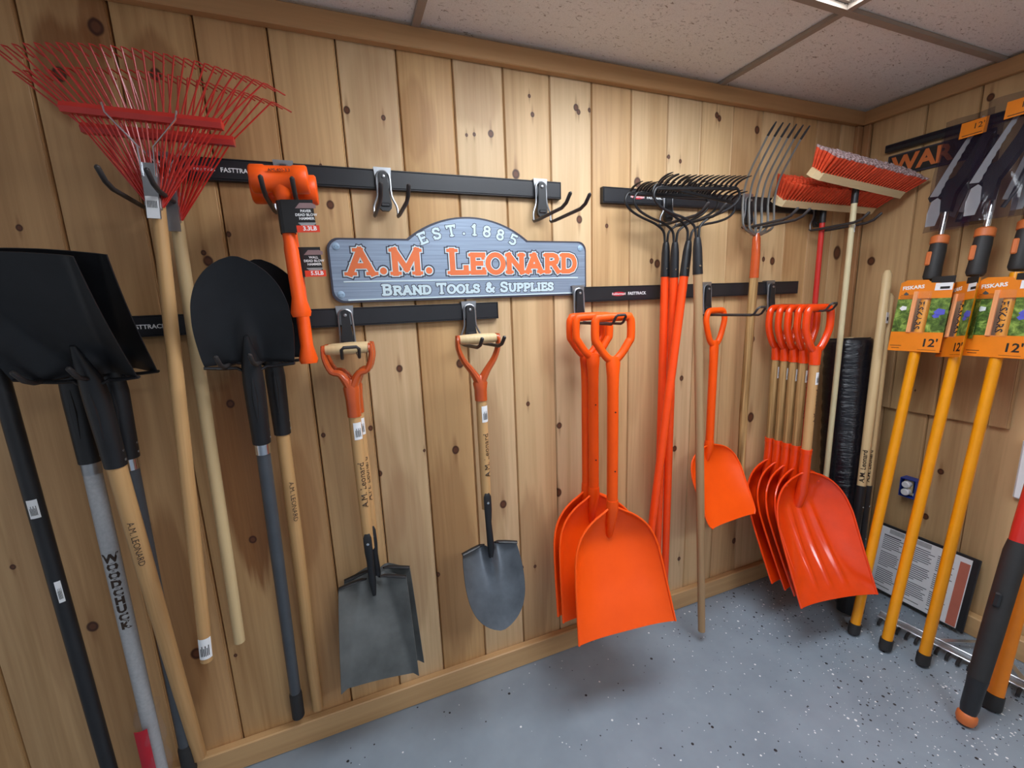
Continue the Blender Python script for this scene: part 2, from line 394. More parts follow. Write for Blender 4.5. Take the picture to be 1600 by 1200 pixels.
GLY = {  # stroke letters with slab serifs, unit height; (width, strokes, serifs)
 'A': (1.0, [[(.08, 0), (.5, 1)], [(.5, 1), (.92, 0)], [(.24, .33), (.76, .33)]], [[(-.06, 0), (.26, 0)], [(.74, 0), (1.06, 0)], [(.3, 1), (.56, 1)]]),
 'M': (1.15, [[(.14, 0), (.14, 1)], [(.14, 1), (.58, .18)], [(.58, .18), (1.02, 1)], [(1.02, 1), (1.02, 0)]], [[(0, 0), (.3, 0)], [(.86, 0), (1.16, 0)], [(0, 1), (.16, 1)], [(1.0, 1), (1.16, 1)]]),
 'L': (.78, [[(.16, 0), (.16, 1)], [(.16, 0), (.74, 0)], [(.74, 0), (.74, .22)]], [[(0, 1), (.34, 1)], [(0, 0), (.2, 0)]]),
 'E': (.78, [[(.16, 0), (.16, 1)], [(.16, 0), (.74, 0)], [(.16, 1), (.72, 1)], [(.16, .52), (.58, .52)]], [[(.74, 0), (.74, .2)], [(.72, 1), (.72, .82)], [(0, 0), (.2, 0)], [(0, 1), (.2, 1)]]),
 'O': (1.0, [[(.5 + .44 * math.sin(a * PI / 10), .5 + .52 * math.cos(a * PI / 10)) for a in range(21)]], []),
 'N': (1.0, [[(.14, 0), (.14, 1)], [(.14, 1), (.88, 0)], [(.88, 0), (.88, 1)]], [[(0, 0), (.3, 0)], [(.72, 1), (1.02, 1)], [(0, 1), (.16, 1)]]),
 'R': (.9, [[(.16, 0), (.16, 1)], [(.16, 1), (.55, 1), (.72, .93), (.78, .76), (.72, .58), (.55, .5), (.16, .5)], [(.5, .5), (.84, 0)]], [[(0, 0), (.32, 0)], [(0, 1), (.2, 1)], [(.78, 0), (.96, 0)]]),
 'D': (.95, [[(.16, 0), (.16, 1)], [(.16, 1), (.5, 1), (.74, .9), (.86, .68), (.88, .5), (.86, .32), (.74, .1), (.5, 0), (.16, 0)]], [[(0, 0), (.2, 0)], [(0, 1), (.2, 1)]]),
 'B': (.86, [[(.16, 0), (.16, 1)], [(.16, 1), (.52, 1), (.68, .94), (.72, .77), (.66, .6), (.52, .54), (.16, .54)], [(.52, .54), (.72, .46), (.78, .28), (.72, .08), (.52, 0), (.16, 0)]], [[(0, 0), (.2, 0)], [(0, 1), (.2, 1)]]),
 'T': (.86, [[(.43, 0), (.43, 1)], [(.04, 1), (.82, 1)]], [[(.27, 0), (.59, 0)], [(.04, 1), (.04, .8)], [(.82, 1), (.82, .8)]]),
 'S': (.8, [[(.7, .8), (.62, .94), (.42, 1.01), (.2, .96), (.11, .78), (.2, .6), (.42, .52), (.62, .44), (.72, .26), (.64, .06), (.4, -.01), (.18, .05), (.08, .22)]], [[(.7, .98), (.7, .76)], [(.08, .02), (.08, .24)]]),
 'U': (.95, [[(.14, 1), (.14, .34), (.24, .08), (.48, -.01), (.72, .08), (.82, .34), (.82, 1)]], [[(0, 1), (.28, 1)], [(.68, 1), (.96, 1)]]),
 'P': (.82, [[(.16, 0), (.16, 1)], [(.16, 1), (.52, 1), (.7, .93), (.76, .73), (.7, .53), (.52, .45), (.16, .45)]], [[(0, 0), (.32, 0)], [(0, 1), (.2, 1)]]),
 'I': (.4, [[(.2, 0), (.2, 1)]], [[(.04, 0), (.36, 0)], [(.04, 1), (.36, 1)]]),
 'W': (1.3, [[(.08, 1), (.36, 0)], [(.36, 0), (.66, .9)], [(.66, .9), (.96, 0)], [(.96, 0), (1.24, 1)]], []),
 'C': (.9, [[(.8, .76), (.66, .95), (.46, 1.01), (.2, .88), (.08, .5), (.2, .12), (.46, -.01), (.66, .05), (.8, .24)]], []),
 'H': (.95, [[(.14, 0), (.14, 1)], [(.82, 0), (.82, 1)], [(.14, .5), (.82, .5)]], [[(0, 0), (.28, 0)], [(0, 1), (.28, 1)], [(.68, 0), (.96, 0)], [(.68, 1), (.96, 1)]]),
 'K': (.92, [[(.14, 0), (.14, 1)], [(.14, .42), (.78, 1)], [(.34, .6), (.84, 0)]], [[(0, 0), (.28, 0)], [(0, 1), (.28, 1)], [(.7, 0), (.96, 0)], [(.66, 1), (.9, 1)]]),
 '&': (.95, [[(.88, .42), (.68, .1), (.42, -.01), (.18, .08), (.12, .28), (.22, .46)], [(.22, .46), (.5, .64), (.56, .82), (.42, 1), (.26, .92), (.24, .76)], [(.24, .76), (.36, .54), (.86, 0)]], []),
 '1': (.5, [[(.27, 0), (.27, 1)], [(.27, 1), (.1, .84)]], [[(.08, 0), (.46, 0)]]),
 '8': (.8, [[(.4 + .27 * math.sin(a * PI / 8), .77 + .24 * math.cos(a * PI / 8)) for a in range(17)], [(.4 + .33 * math.sin(a * PI / 8), .27 + .28 * math.cos(a * PI / 8)) for a in range(17)]], []),
 '5': (.8, [[(.68, 1), (.2, 1), (.16, .56), (.4, .62), (.62, .54), (.72, .32), (.62, .08), (.38, -.01), (.12, .08)]], []),
 '.': (.36, [[(.18 + .055 * math.sin(a * PI / 4), .10 + .055 * math.cos(a * PI / 4)) for a in range(9)]], []), ' ': (.36, [], []),
}
def strokes(text, h, small=1.0, gap=.16):
    """list of (letter, [(polyline, is_serif)], scale) laid out along x and centred; lower case is small capitals"""
    x = 0; out = []
    for ch in text:
        sc_ = h if not ch.islower() else h * small
        w, st, se = GLY[ch.upper()]
        out.append((ch, [([(x + a * sc_, b * sc_) for a, b in p], False) for p in st] + [([(x + a * sc_, b * sc_) for a, b in p], True) for p in se]))
        x += (w + gap) * sc_
    x -= gap * h
    return [(c, [([(a - x / 2, b) for a, b in p], s) for p, s in q]) for c, q in out if q], x
def ribbon(mb, poly, hw, y0, y1, xf=lambda a, b: (a, b)):
    """flat stroke of half width hw with squared ends, from depth y0 (front) to y1"""
    P = [Vector((a, b)) for a, b in poly]; n = len(P); cl = (P[0] - P[-1]).length < 1e-6
    L, R = [], []
    for i in range(n):
        a = P[i - 1] if i > 0 else (P[-2] if cl else P[0]); b = P[i + 1] if i < n - 1 else (P[1] if cl else P[-1])
        t = (b - a).normalized(); nn = Vector((-t.y, t.x)); e = Vector((0, 0))
        if not cl and i == 0: e = -t * hw
        if not cl and i == n - 1: e = t * hw
        k_ = 1.0
        if 0 < i < n - 1:
            t1 = (P[i] - a).normalized(); k_ = 1 / max(.5, abs(t1.dot(t)))
        L.append(P[i] + nn * hw * k_ + e); R.append(P[i] - nn * hw * k_ + e)
    vs = []
    for q in L + R: x, z = xf(q.x, q.y); vs.append((x, y0, z))
    m_ = len(vs)
    for q in L + R: x, z = xf(q.x, q.y); vs.append((x, y1, z))
    fs = []
    for i in range(n - 1):
        fs.append((i, i + 1, n + i + 1, n + i)); fs.append((i, m_ + i, m_ + i + 1, i + 1)); fs.append((n + i, n + i + 1, m_ + n + i + 1, m_ + n + i))
    fs.append((0, n, m_ + n, m_)); fs.append((n - 1, m_ + n - 1, m_ + 2 * n - 1, 2 * n - 1))
    mb.add(vs, fs)
# ------------------------------------------------------------------ room shell
fl = MB().box(((XL + 2.53) / 2, (YF + .03) / 2, -.03), (2.53 - XL + .6, .03 - YF + .6, .06)); struct('floor', fl, M['floor'])

# knots and stains of the back wall, read off the photograph in pixels: (x, y, radius)
KN = [(150, 42, 17), (93, 116, 15), (243, 116, 12), (30, 356, 8), (542, 172, 7), (599, 184, 5), (501, 258, 3), (516, 320, 8), (325, 408, 11), (318, 395, 6), (357, 366, 6), (729, 211, 3), (741, 210, 3.5), (767, 209, 6), (806, 272, 8), (827, 150, 3), (832, 179, 4),
      (900, 168, 5), (904, 175, 4), (921, 172, 3.5), (996, 285, 7), (1045, 245, 3), (1063, 252, 3), (1124, 185, 4), (1120, 180, 4), (1183, 203, 5), (1027, 412, 6), (1018, 408, 4), (948, 353, 3.5), (905, 343, 6), (719, 568, 8), (712, 703, 7), (825, 631, 4), (786, 788, 7),
      (874, 665, 5), (1054, 701, 4.5), (872, 770, 7), (1065, 591, 4), (1176, 530, 4), (1173, 652, 6), (1207, 408, 5), (1193, 405, 3), (360, 631, 9), (395, 843, 8), (624, 576, 7), (579, 669, 5), (593, 740, 6), (684, 898, 5), (470, 898, 5), (663, 704, 3), (505, 680, 5),
      (308, 1021, 13), (145, 979, 13), (228, 820, 11), (368, 1024, 4), (1061, 873, 3), (1147, 845, 4), (20, 886, 7), (836, 885, 3), (815, 887, 4), (1308, 395, 8)]
ST = [(350, 240, 40, 120, .3), (430, 520, 36, 110, .3), (640, 860, 36, 150, .3), (760, 720, 34, 160, .3), (830, 900, 36, 130, .35), (860, 480, 22, 160, .25), (985, 560, 24, 140, .2), (1090, 640, 26, 150, .25), (1150, 320, 22, 110, .25), (1230, 330, 24, 130, .3), (745, 150, 40, 60, .25), (600, 760, 36, 120, .25), (180, 640, 46, 160, .3), (118, 110, 60, 95, .75), (240, 130, 50, 90, .55), (160, 40, 40, 60, .6), (380, 740, 44, 190, .85), (275, 960, 50, 170, .5), (468, 800, 36, 110, .35), (270, 500, 30, 160, .3), (590, 170, 45, 110, .2), (930, 620, 30, 200, .25), (1180, 560, 20, 120, .3), (60, 900, 40, 200, .2), (700, 880, 40, 180, .35), (560, 620, 30, 140, .2), (650, 190, 30, 70, .3)]
SEAMS = [-1.71, -1.532, -1.355, -1.177, -.999, -.8215, -.6437, -.4636, -.2834, -.1065, .0723, .2480, .4271, .6031, .7807, .9536, 1.1321, 1.3092, 1.4854, 1.6618, 1.8349, 2.0287, 2.1892, 2.3600, 2.509]
TONE = [(210, 170, 122, 164, 122, 78), (202, 158, 110, 152, 108, 66), (216, 180, 134, 176, 136, 92), (206, 164, 114, 156, 112, 68), (220, 188, 146, 182, 144, 102), (206, 166, 120, 164, 124, 80)]
PICK = [0, 0, 0, 3, 5, 1, 1, 3, 1, 0, 4, 3, 4, 2, 4, 0, 2, 4, 2, 5, 2, 3, 5, 2]
wb = struct('wall_back', MB().box(((XL + 2.53) / 2, .026, 1.2), (2.53 - XL, .012, 2.4)), plain('wall_backing', srgb(74, 50, 30), .8))
PROFILE = lambda w: [(-w / 2, .006), (-w / 2 + .0030, .0006), (-w / 2 + .0045, 0), (w / 2 - .0068, 0), (w / 2 - .0050, .0018), (w / 2 - .0026, .0004), (w / 2, .006), (w / 2, .018), (-w / 2, .018)]
def plank_mesh(w, z0, z1):
    mb = MB(); pr = PROFILE(w - .0026); n = len(pr)
    mb.add([(x, y, z) for z in (z0, z1) for x, y in pr], [tuple(range(n))[::-1], tuple(range(n, 2 * n))] + [(i, (i + 1) % n, n + (i + 1) % n, n + i) for i in range(n)])
    return mb
for i in range(len(SEAMS) - 1):
    a, b = SEAMS[i], SEAMS[i + 1]; xc = (a + b) / 2
    kn, st = [], []
    for px, py, r in KN:
        p = at_y(px, py)
        if a < p.x <= b: kn.append((p.x - xc, p.z, (at_y(px + r, py) - p).length * .75))
    for px, py, rx, rz, s_ in ST:
        p = at_y(px, py)
        if a - .03 < p.x < b + .03: st.append((p.x - xc, p.z, abs(at_y(px + rx, py).x - p.x), abs(at_y(px, py - rz).z - p.z), s_ if a < p.x <= b else 0))
    st = [q for q in st if q[4] > 0]
    t = TONE[PICK[i % len(PICK)]]
    mt = pine('pine_plank', srgb(*t[:3]), srgb(*t[3:]), i * 1.7 + 1, kn, st, ring=8 + (i * 5) % 7)
    o = plank_mesh(b - a, .0, 2.385).build('plank', mt, wb, True, 30); o.location = (xc, 0, 0)

# right wall: lower boards, and the thicker boarding laid over its upper part
XB = XR + .020
wr = struct('wall_right', MB().box((XB + .026, YF / 2, 1.2), (.012, -YF, 2.4)), bpy.data.materials['wall_backing'])
ROT = Matrix.Rotation(-PI / 2, 4, 'Z')      # local -y (front) to -X
def right_board(y0, y1, x, z0, z1, tone, seed, kn=(), st=()):
    mt = pine('pine_plank', srgb(*tone[:3]), srgb(*tone[3:]), seed, kn, st, ring=9)
    o = plank_mesh(abs(y1 - y0), z0, z1).build('plank', mt, wr, True, 30)
    o.matrix_world = T(x, (y0 + y1) / 2, 0) @ ROT; return o
q2, q3 = at_x(1450, 651, XB).y, at_x(1507, 810, XB).y; pit = q2 - q3
ys = [q2 + 3 * pit, q2 + 2 * pit, q2 + pit, q2, q3] + [q3 - pit * j for j in range(1, 13)]
KR = [(1470, 737, 6), (1446, 807, 3)]
DIM = [(206, 170, 124, 166, 130, 88), (212, 176, 130, 170, 134, 92), (200, 164, 118, 162, 126, 84)]
for j in range(len(ys) - 1):
    y0, y1 = min(ys[j], 0.0), ys[j + 1]
    if y1 >= -.001: continue
    kn = []
    for px, py, r in KR:
        p = at_x(px, py, XB)
        if y1 < p.y <= y0: kn.append(((y0 + y1) / 2 - p.y, p.z, .013))
    right_board(y0, y1, XB, 0, 2.385, DIM[j % 3], 40 + j * 1.9, kn)
yu = [-.05, -.265, -.4428, -.62, -.683]
for j in range(4):
    kn = [((yu[j] + yu[j + 1]) / 2 - at_x(px, py).y, at_x(px, py).z, r) for px, py, r in ((1548, 152, .012), (1361, 408, .018), (1430, 610, .004)) if yu[j + 1] < at_x(px, py).y <= yu[j]]
    right_board(yu[j], yu[j + 1], XR, .957, 2.385, DIM[(j + 1) % 3], 60 + j * 2.3, kn, [(0, 1.15, .06, .22, .35)])

def trim(name, c, d, m, bev=.003): return struct(name, MB().box((0, 0, 0), d, bev), m).__setattr__('location', c)
trim('trim_1', ((XL + XR) / 2, -.015, 2.361), (XR - XL, .030, .060), M['trim'])
o = struct('trim_2', MB().box((0, 0, 0), (-YF, .030, .060), .003), M['trim']); o.matrix_world = T(XR - .015 + .0, YF / 2, 2.361) @ Matrix.Rotation(PI / 2, 4, 'Z')
trim('trim_3', (2.483, -.010, 1.19), (.052, .020, 2.28), M['post'])
trim('trim_4', (2.499, -.036, 1.19), (.020, .030, 2.28), M['post'])
trim('baseboard_back', ((XL + 2.529) / 2, -.0155, .0466), (2.529 - XL, .031, .0932), M['basewood'], .004)
o = struct('baseboard_right', MB().box((0, 0, 0), (-YF - .03, .045, .0932), .004), M['basewood']); o.matrix_world = T(2.5015, (YF - .03) / 2, .0466) @ Matrix.Rotation(PI / 2, 4, 'Z')

ce = struct('ceiling', MB().box(((XL + 2.53) / 2, YF / 2, 2.47), (2.53 - XL, -YF, .02)), plain('ceiling_deck', srgb(120, 112, 104), .9))
BX = [.31 - 1.245, .31, 1.555]; BY = [-.5 - .61 * j for j in range(5)]
xs = [XL] + BX + [2.529]; yb = [0] + BY + [YF]
for x in BX: MB().box((0, 0, 0), (.024, -YF, .012)).build('grid_bar', M['ceil_bar'], ce, False).location = (x, YF / 2, 2.394)
for y in BY: MB().box((0, 0, 0), (2.53 - XL, .024, .0125)).build('grid_bar', M['ceil_bar'], ce, False).location = ((XL + 2.53) / 2, y, 2.3935)
LIGHTS = [(2, 1), (2, 4)]                     # grid cells that hold a troffer; the second is added out of view as fill
for i in range(4):
    for j in range(len(yb) - 1):
        if (i, j) in LIGHTS: continue
        a, b, c_, d_ = xs[i], xs[i + 1], yb[j + 1], yb[j]
        if d_ - c_ < .03: continue
        MB().box((0, 0, 0), (b - a - .006, d_ - c_ - .006, .014), .002).build('ceiling_tile', M['tile'], ce, False).location = ((a + b) / 2, (c_ + d_) / 2, 2.409)
NAMES = ['ceiling troffer nearest the tool wall, its corner at the top edge', 'ceiling troffer added behind the camera as unseen fill light']
for n_, (i, j) in enumerate(LIGHTS):
    a, b, c_, d_ = xs[i], xs[i + 1], yb[j + 1], yb[j]; w, d = b - a - .024, d_ - c_ - .024
    t = thing('ceiling_light', 'white fluorescent ' + NAMES[n_], 'light', ((a + b) / 2, (c_ + d_) / 2, 2.40), 'fluorescent troffers')
    MB().box((0, 0, .012), (w - .026, d - .026, .006), .002).build('diffuser', M['lamp'], t, False)
    f = MB()
    for sx, sy, lx, ly in ((0, d / 2 - .007, w, .014), (0, -d / 2 + .007, w, .014), (w / 2 - .007, 0, .014, d - .028), (-w / 2 + .007, 0, .014, d - .028)): f.box((sx, sy, .012), (lx, ly, .020), .003)
    f.build('frame', M['ceil_bar'], t, False)
# ------------------------------------------------------------------ rails, sign, hooks
def logo(root, x, y, z, s=1.0):
    L = [(x + .032 * s * math.cos(a * PI / 10), z + .0085 * s * math.sin(a * PI / 10)) for a in range(20)]
    p = MB().prism(L, y - .0006, y + .001).build('brand_oval', M['red_ink'], root, False, label='red brand oval printed on the rail')
    lettering('Rubbermaid', .0135 * s, M['white_ink'], root, T(x, y - .0012, z))
    lettering('FASTTRACK', .0165 * s, M['white_ink'], root, T(x + .09 * s, y - .0004, z), offset=.0003)
def rail(x0, x1, z, label, lx=None):
    t = thing('tool_rail', label, 'rail', ((x0 + x1) / 2, 0, z), 'black tool rails on the plank wall'); L = x1 - x0
    b = MB(); b.box((0, -.009, 0), (L, .018, .0594), .002); b.box((0, -.0190, .0275), (L, .004, .0040), .001); b.box((0, -.0190, -.0275), (L, .004, .0040), .001); b.build('bar', M['rail'], t, False)
    MB().box((0, -.0198, 0), (L - .004, .0036, .050), .001).build('cover_strip', M['rail'], t, False)
    c = MB()
    for s in (-1, 1): c.box((s * (L / 2 + .001), -.010, 0), (.003, .022, .0594), .001)
    c.build('end_cap', M['black_plastic'], t, False)
    if lx is not None: logo(t, lx - (x0 + x1) / 2, -.0217, -.002)
    return t
rail(-.415, .807, 1.945, 'long black rail above the metal sign, hammers and empty hooks on it', -.312)
rail(.993, 2.213, 1.941, 'black rail on the upper right carrying bow rakes, fork and brooms', 1.150)
rail(.892, 2.118, 1.566, 'black rail on the lower right, over the orange shovel grips', 1.065)
rail(-.680, .540, 1.521, 'black rail below the sign, behind the black shovel blades', -.592)

def hook(kind, x, z, label, sp=.037, reach=.235):
    t = thing('tool_hook', label, 'hook', (x, -.0235, z), 'metal and plastic rail hooks')
    p = MB().prism([(-.027, .036), (.027, .036), (.024, .004), (.019, -.024), (-.019, -.024), (-.024, .004)], -.0045, -.001); p.box((0, .009, .034), (.054, .024, .004), .001)
    p.build('clip_plate', M['zinc'], t, False)
    b = MB().prism([(-.0125, .012), (-.008, .020), (.008, .020), (.0125, .012), (.0145, -.04), (.02, -.075), (.018, -.088), (.01, -.096), (-.01, -.096), (-.018, -.088), (-.02, -.075), (-.0145, -.04)], -.018, -.004)
    b.box((0, -.019, -.078), (.028, .006, .012), .003); b.build('lock_tongue', M['black_plastic'], t, True, 30)
    w = [(-sp, -.014, -.108), (-sp * .98, -.011, -.082), (-.0215, -.009, -.048), (-.0205, -.0085, 0), (-.0155, -.0085, .017), (0, -.0085, .024)]
    w = w + [(-a, b_, c) for a, b_, c in w[-2::-1]]
    MB().tube(w, .0036, 8, ref=(0, 1, 0), sm=3).build('wire_frame', M['zinc'], t)
    MB().lathe([(.005, 0), (.005, .003), (.002, .0042)], 10, T(0, -.018, .006) @ Matrix.Rotation(PI / 2, 4, 'X')).build('screw', M['zinc'], t)
    r = .0058
    if kind == 'dual':
        for s in (-1, 1):
            x_ = s * sp
            MB().tube([(x_, -.008, -.106), (x_, -.016, -.1125), (x_, -.05, -.113), (x_, -reach + .03, -.109), (x_, -reach, -.100), (x_, -reach - .026, -.078), (x_, -reach - .029, -.0755)], [r * .7, r * .8, r, r, r, r, r * .5], 10, ref=(1, 0, 0)).build('prong', M['coat'], t)
    else:
        q = sp; R_ = reach + .02
        MB().tube([(-q, -.008, -.106), (-q, -.03, -.107), (-q, -R_, -.105), (-q, -R_ - .012, -.099), (-q, -R_ - .026, -.080), (-q + .006, -R_ - .030, -.074), (q - .006, -R_ - .030, -.074), (q, -R_ - .026, -.080), (q, -R_ - .012, -.099), (q, -R_, -.105), (q, -.03, -.107), (q, -.008, -.106)], .0045, 8, ref=(0, 0, 1)).build('prong_loop', M['coat'], t)
    return t
U, L1, L2 = 1.943, 1.566, 1.521
hook('dual', -.403, U, 'double rail hook holding the two red leaf rakes', .043)
hook('dual', -.106, U, 'double rail hook cradling the two orange hammers', .034)
hook('dual', .173, U, 'empty double hook above the left half of the sign', .036)
hook('dual', .722, U, 'empty double hook at the right end of the top rail', .034, .255)
hook('dual', 1.294, U, 'double rail hook carrying the bow rakes', .041)
hook('dual', 1.743, U, 'double rail hook carrying the manure fork', .034)
hook('dual', 2.190, U, 'double rail hook carrying the two push brooms', .042)
hook('loop', .874, L1, 'loop hook holding the large plain orange shovels', .02)
hook('loop', 1.524, L1, 'loop hook holding the single small orange shovel', .02)
hook('loop', 1.921, L1, 'loop hook holding the row of orange scoop shovels', .02, .25)
hook('loop', .018, L2, 'loop hook holding the square shovels with wooden grips', .022)
hook('dual', .430, L2, 'double hook holding the round steel shovel by its grip', .036, .23)
hook('dual', -.602, L2, 'double hook under the black square shovel blades', .045, .26)
hook('dual', -.254, L2, 'double hook under the black round shovel blades', .036, .235)

sg = thing('metal_sign', 'grey-blue metal sign with arched top and big orange lettering', 'sign', (.452, -.004, 1.6665))
def sign_poly(e=0.0):
    w, h, r = .4655 + e, .1005 + e, .034; P = []
    def arc(cx, cz, a0, a1, rr, n=6):
        for i in range(n + 1):
            a = math.radians(a0 + (a1 - a0) * i / n); P.append((cx + rr * math.cos(a), cz + rr * math.sin(a)))
    arc(-w + r, -h + r, 180, 270, r); arc(w - r, -h + r, 270, 360, r); arc(w - r, h - r, 0, 90, r)
    a = .219 + e; top = .176 + e; s_ = top - h; R_ = (a * a + s_ * s_) / (2 * s_); th = math.degrees(math.asin(a / R_))
    arc(0, top - R_, 90 - th, 90 + th, R_, 28); arc(-w + r, h - r, 90, 180, r); return P
MB().prism(sign_poly(), -.010, .002).build('edge_border', M['sign_edge'], sg, False)
MB().prism(sign_poly(-.006), -.0108, -.0100).build('face', M['sign_blue'], sg, False)
def sign_line(text, h, small, cx, cz, layers, arc=None, gap=.16, fit=1.0):
    st, wd = strokes(text, h, small, gap)
    if arc: xf = lambda a, b: (cx + (arc + b) * math.sin(a * fit / arc), cz - arc + (arc + b) * math.cos(a * fit / arc))
    else: xf = lambda a, b: (cx + a * fit, cz + b)
    for ch, pl in st:
        par = sg; base = layers[0][1]
        for name, hw, y, m in layers:                     # face first, then what lies beneath it
            mb = MB()
            if ch == '.':
                cx_ = sum(q[0] for q in pl[0][0]) / len(pl[0][0]); cz_ = sum(q[1] for q in pl[0][0]) / len(pl[0][0]); rr = hw * 1.3 if arc is None else hw * 1.1
                mb.prism([xf(cx_ + rr / fit * math.cos(a * PI / 8), cz_ + rr * math.sin(a * PI / 8)) for a in range(16)], y, -.0107)
            for i, (p, se) in enumerate(pl if ch != '.' else []):
                ribbon(mb, p, hw if not se else hw - base + base * .62, y - i * 2.5e-5, -.0107 + i * 1e-5, xf)
            o = mb.build(name, m, par, False)
            if par is sg: par = o
LS = [('letter', .0086, -.0124, M['sign_orange']), ('letter_outline', .0118, -.0118, M['sign_pale']), ('letter_shadow', .0154, -.0112, M['sign_edge'])]
sign_line('A.M. Leonard', .074, .80, .002, -.010, LS, None, .15, 1.12)
LS = [('letter', .0040, -.0117, M['sign_pale']), ('letter_shadow', .0060, -.0112, M['sign_edge'])]
sign_line('Brand Tools & Supplies', .031, .82, .004, -.0785, LS, None, .16, 1.13)
LS = [('letter', .0038, -.0117, M['sign_pale']), ('letter_shadow', .0058, -.0112, M['sign_edge'])]
sign_line('EST.1885', .032, .82, -.002, .1175, LS, .44, .74, 1.0)
for zz, x0, x1 in ((-.035, -.428, .428), (-.0925, -.420, .430)):
    MB().box(((x0 + x1) / 2, -.0113, zz), (x1 - x0, .002, .0048), .0008).build('rule_line', M['sign_pale'], sg, False)
for sx in (-1, 1):
    for sz in (-1, 1):
        MB().lathe([(.0115, 0), (.0115, .0015), (.0095, .003), (.004, .0032), (.0032, .002)], 14, T(sx * .439, -.0108, sz * .0745) @ Matrix.Rotation(PI / 2, 4, 'X')).build('screw', M['sign_rule'], sg)

# ------------------------------------------------------------------ shovels
def handle(root, pts, r, m, name='handle', seg=12): return MB().tube(pts, r, seg, ref=(1, 0, 0)).build(name, m, root)
def sticker(root, z, r, w, h, ang=0.0, name='price_label', lines=3):
    mb = MB(); n = 5
    vs = [((r + .0006) * math.sin(ang + (i / n - .5) * w / r), -(r + .0006) * math.cos(ang + (i / n - .5) * w / r), z + s * h / 2) for s in (-1, 1) for i in range(n + 1)]
    mb.add(vs, [(i, i + 1, n + 2 + i, n + 1 + i) for i in range(n)]); o = mb.build(name, M['white'], root)
    b = MB()
    for i in range(lines * 2):
        q = ang + (-.32 + .11 * i) * w / r; a = .055 * w / r; z0, z1 = z - h * .34, z + h * (.05 + .12 * (i % 2)); rr = r + .0011
        b.add([(rr * math.sin(q), -rr * math.cos(q), z0), (rr * math.sin(q + a), -rr * math.cos(q + a), z0), (rr * math.sin(q + a), -rr * math.cos(q + a), z1), (rr * math.sin(q), -rr * math.cos(q), z1)], [(0, 1, 2, 3)])
    b.build('barcode', M['black_ink'], o, False)
def square_blade(w0, w1, z0, z1, y0, y1, up=False):
    """stamped square-point blade: flat floor widening to the tip, sides turned up towards the front"""
    def fn(u, t):
        w = w0 + (w1 - w0) * t ** .8; u0 = .34 + .52 * t
        d = .044 * (1 - .62 * t); side = max(0, abs(u) - u0) / (1 - u0)
        cyl = .016 * (1 - t) * math.exp(-(u / .16) ** 2) * math.exp(-(t / .22) ** 2)
        y = y0 + (y1 - y0) * (t + .25 * t * (1 - t)) + d * (1 - side) - .012 * (1 - t) * (1 - math.exp(-((u / .9) ** 2))) - cyl * 2.2
        z = z0 + (z1 - z0) * t + .004 * math.cos(u * 2)
        return (w * u, y, z)
    return MB().sheet(fn, 28, 18, .0022)
def round_blade(w, z0, z1, y0, y1):
    prof = [(0, .93), (.12, .97), (.35, 1.0), (.55, .96), (.72, .84), (.86, .62), (.94, .39), (.98, .21), (1, .08)]
    def fn(u, t):
        ww = w * catmull(prof, t)
        y = y0 + (y1 - y0) * (t + .3 * t * (1 - t)) + .030 * (1 - u * u) * (1 - .5 * t) * (1 - t ** 5) - .034 * math.exp(-(u / .15) ** 2) * math.exp(-(t / .3) ** 2)
        return (ww * u, y, z0 + (z1 - z0) * t + (.004 if t < .01 else 0))
    return MB().sheet(fn, 26, 30, .0022)
def foot_step(w, z, y, sgn=1):
    """the rolled tread along a blade's shoulder, broken by the socket in the middle"""
    mb = MB()
    for s in (-1, 1):
        mb.tube([(s * w, y - .006, z - sgn * .002), (s * w * .6, y + .004, z + sgn * .004), (s * w * .34, y + .012, z + sgn * .006), (s * w * .2, y + .002, z + sgn * .012)], [(.004, .008), (.0045, .009), (.0045, .008), (.003, .005)], 8, ref=(0, 0, 1))
    return mb

# short D-handled steel shovels; origin at the wooden grip
def d_yoke(root, zj, zs, wood=True):
    MB().tube([(-.062, 0, 0), (-.05, 0, 0), (0, 0, 0), (.05, 0, 0), (.062, 0, 0)], [.0135, .0155, .017, .0155, .0135], 14, ref=(0, 0, 1)).build('grip', M['ash_pale'], root)
    y = MB()
    for s in (-1, 1):
        y.tube([(s * .068, 0, .014), (s * .0685, 0, -.004), (s * .066, 0, -.03), (s * .052, 0, -.066), (s * .028, 0, zj + .03), (s * .010, 0, zj), (s * .004, 0, zj - .02)], [(.005, .012), (.007, .017), (.0085, .016), (.010, .0155), (.0115, .016), (.0145, .018), (.013, .018)], 10, ref=(1, 0, 0), sm=3)
        y.tube([(s * .061, 0, 0), (s * .072, 0, 0)], [.016, .014], 12, ref=(0, 0, 1))
    y.tube([(0, 0, zj + .012), (0, 0, zj - .015), (0, 0, (zj + zs) / 2), (0, 0, zs)], [(.014, .012), (.025, .020), (.0215, .0205), (.021, .021)], 14, ref=(1, 0, 0))
    y.build('yoke', M['orange_paint'], root)
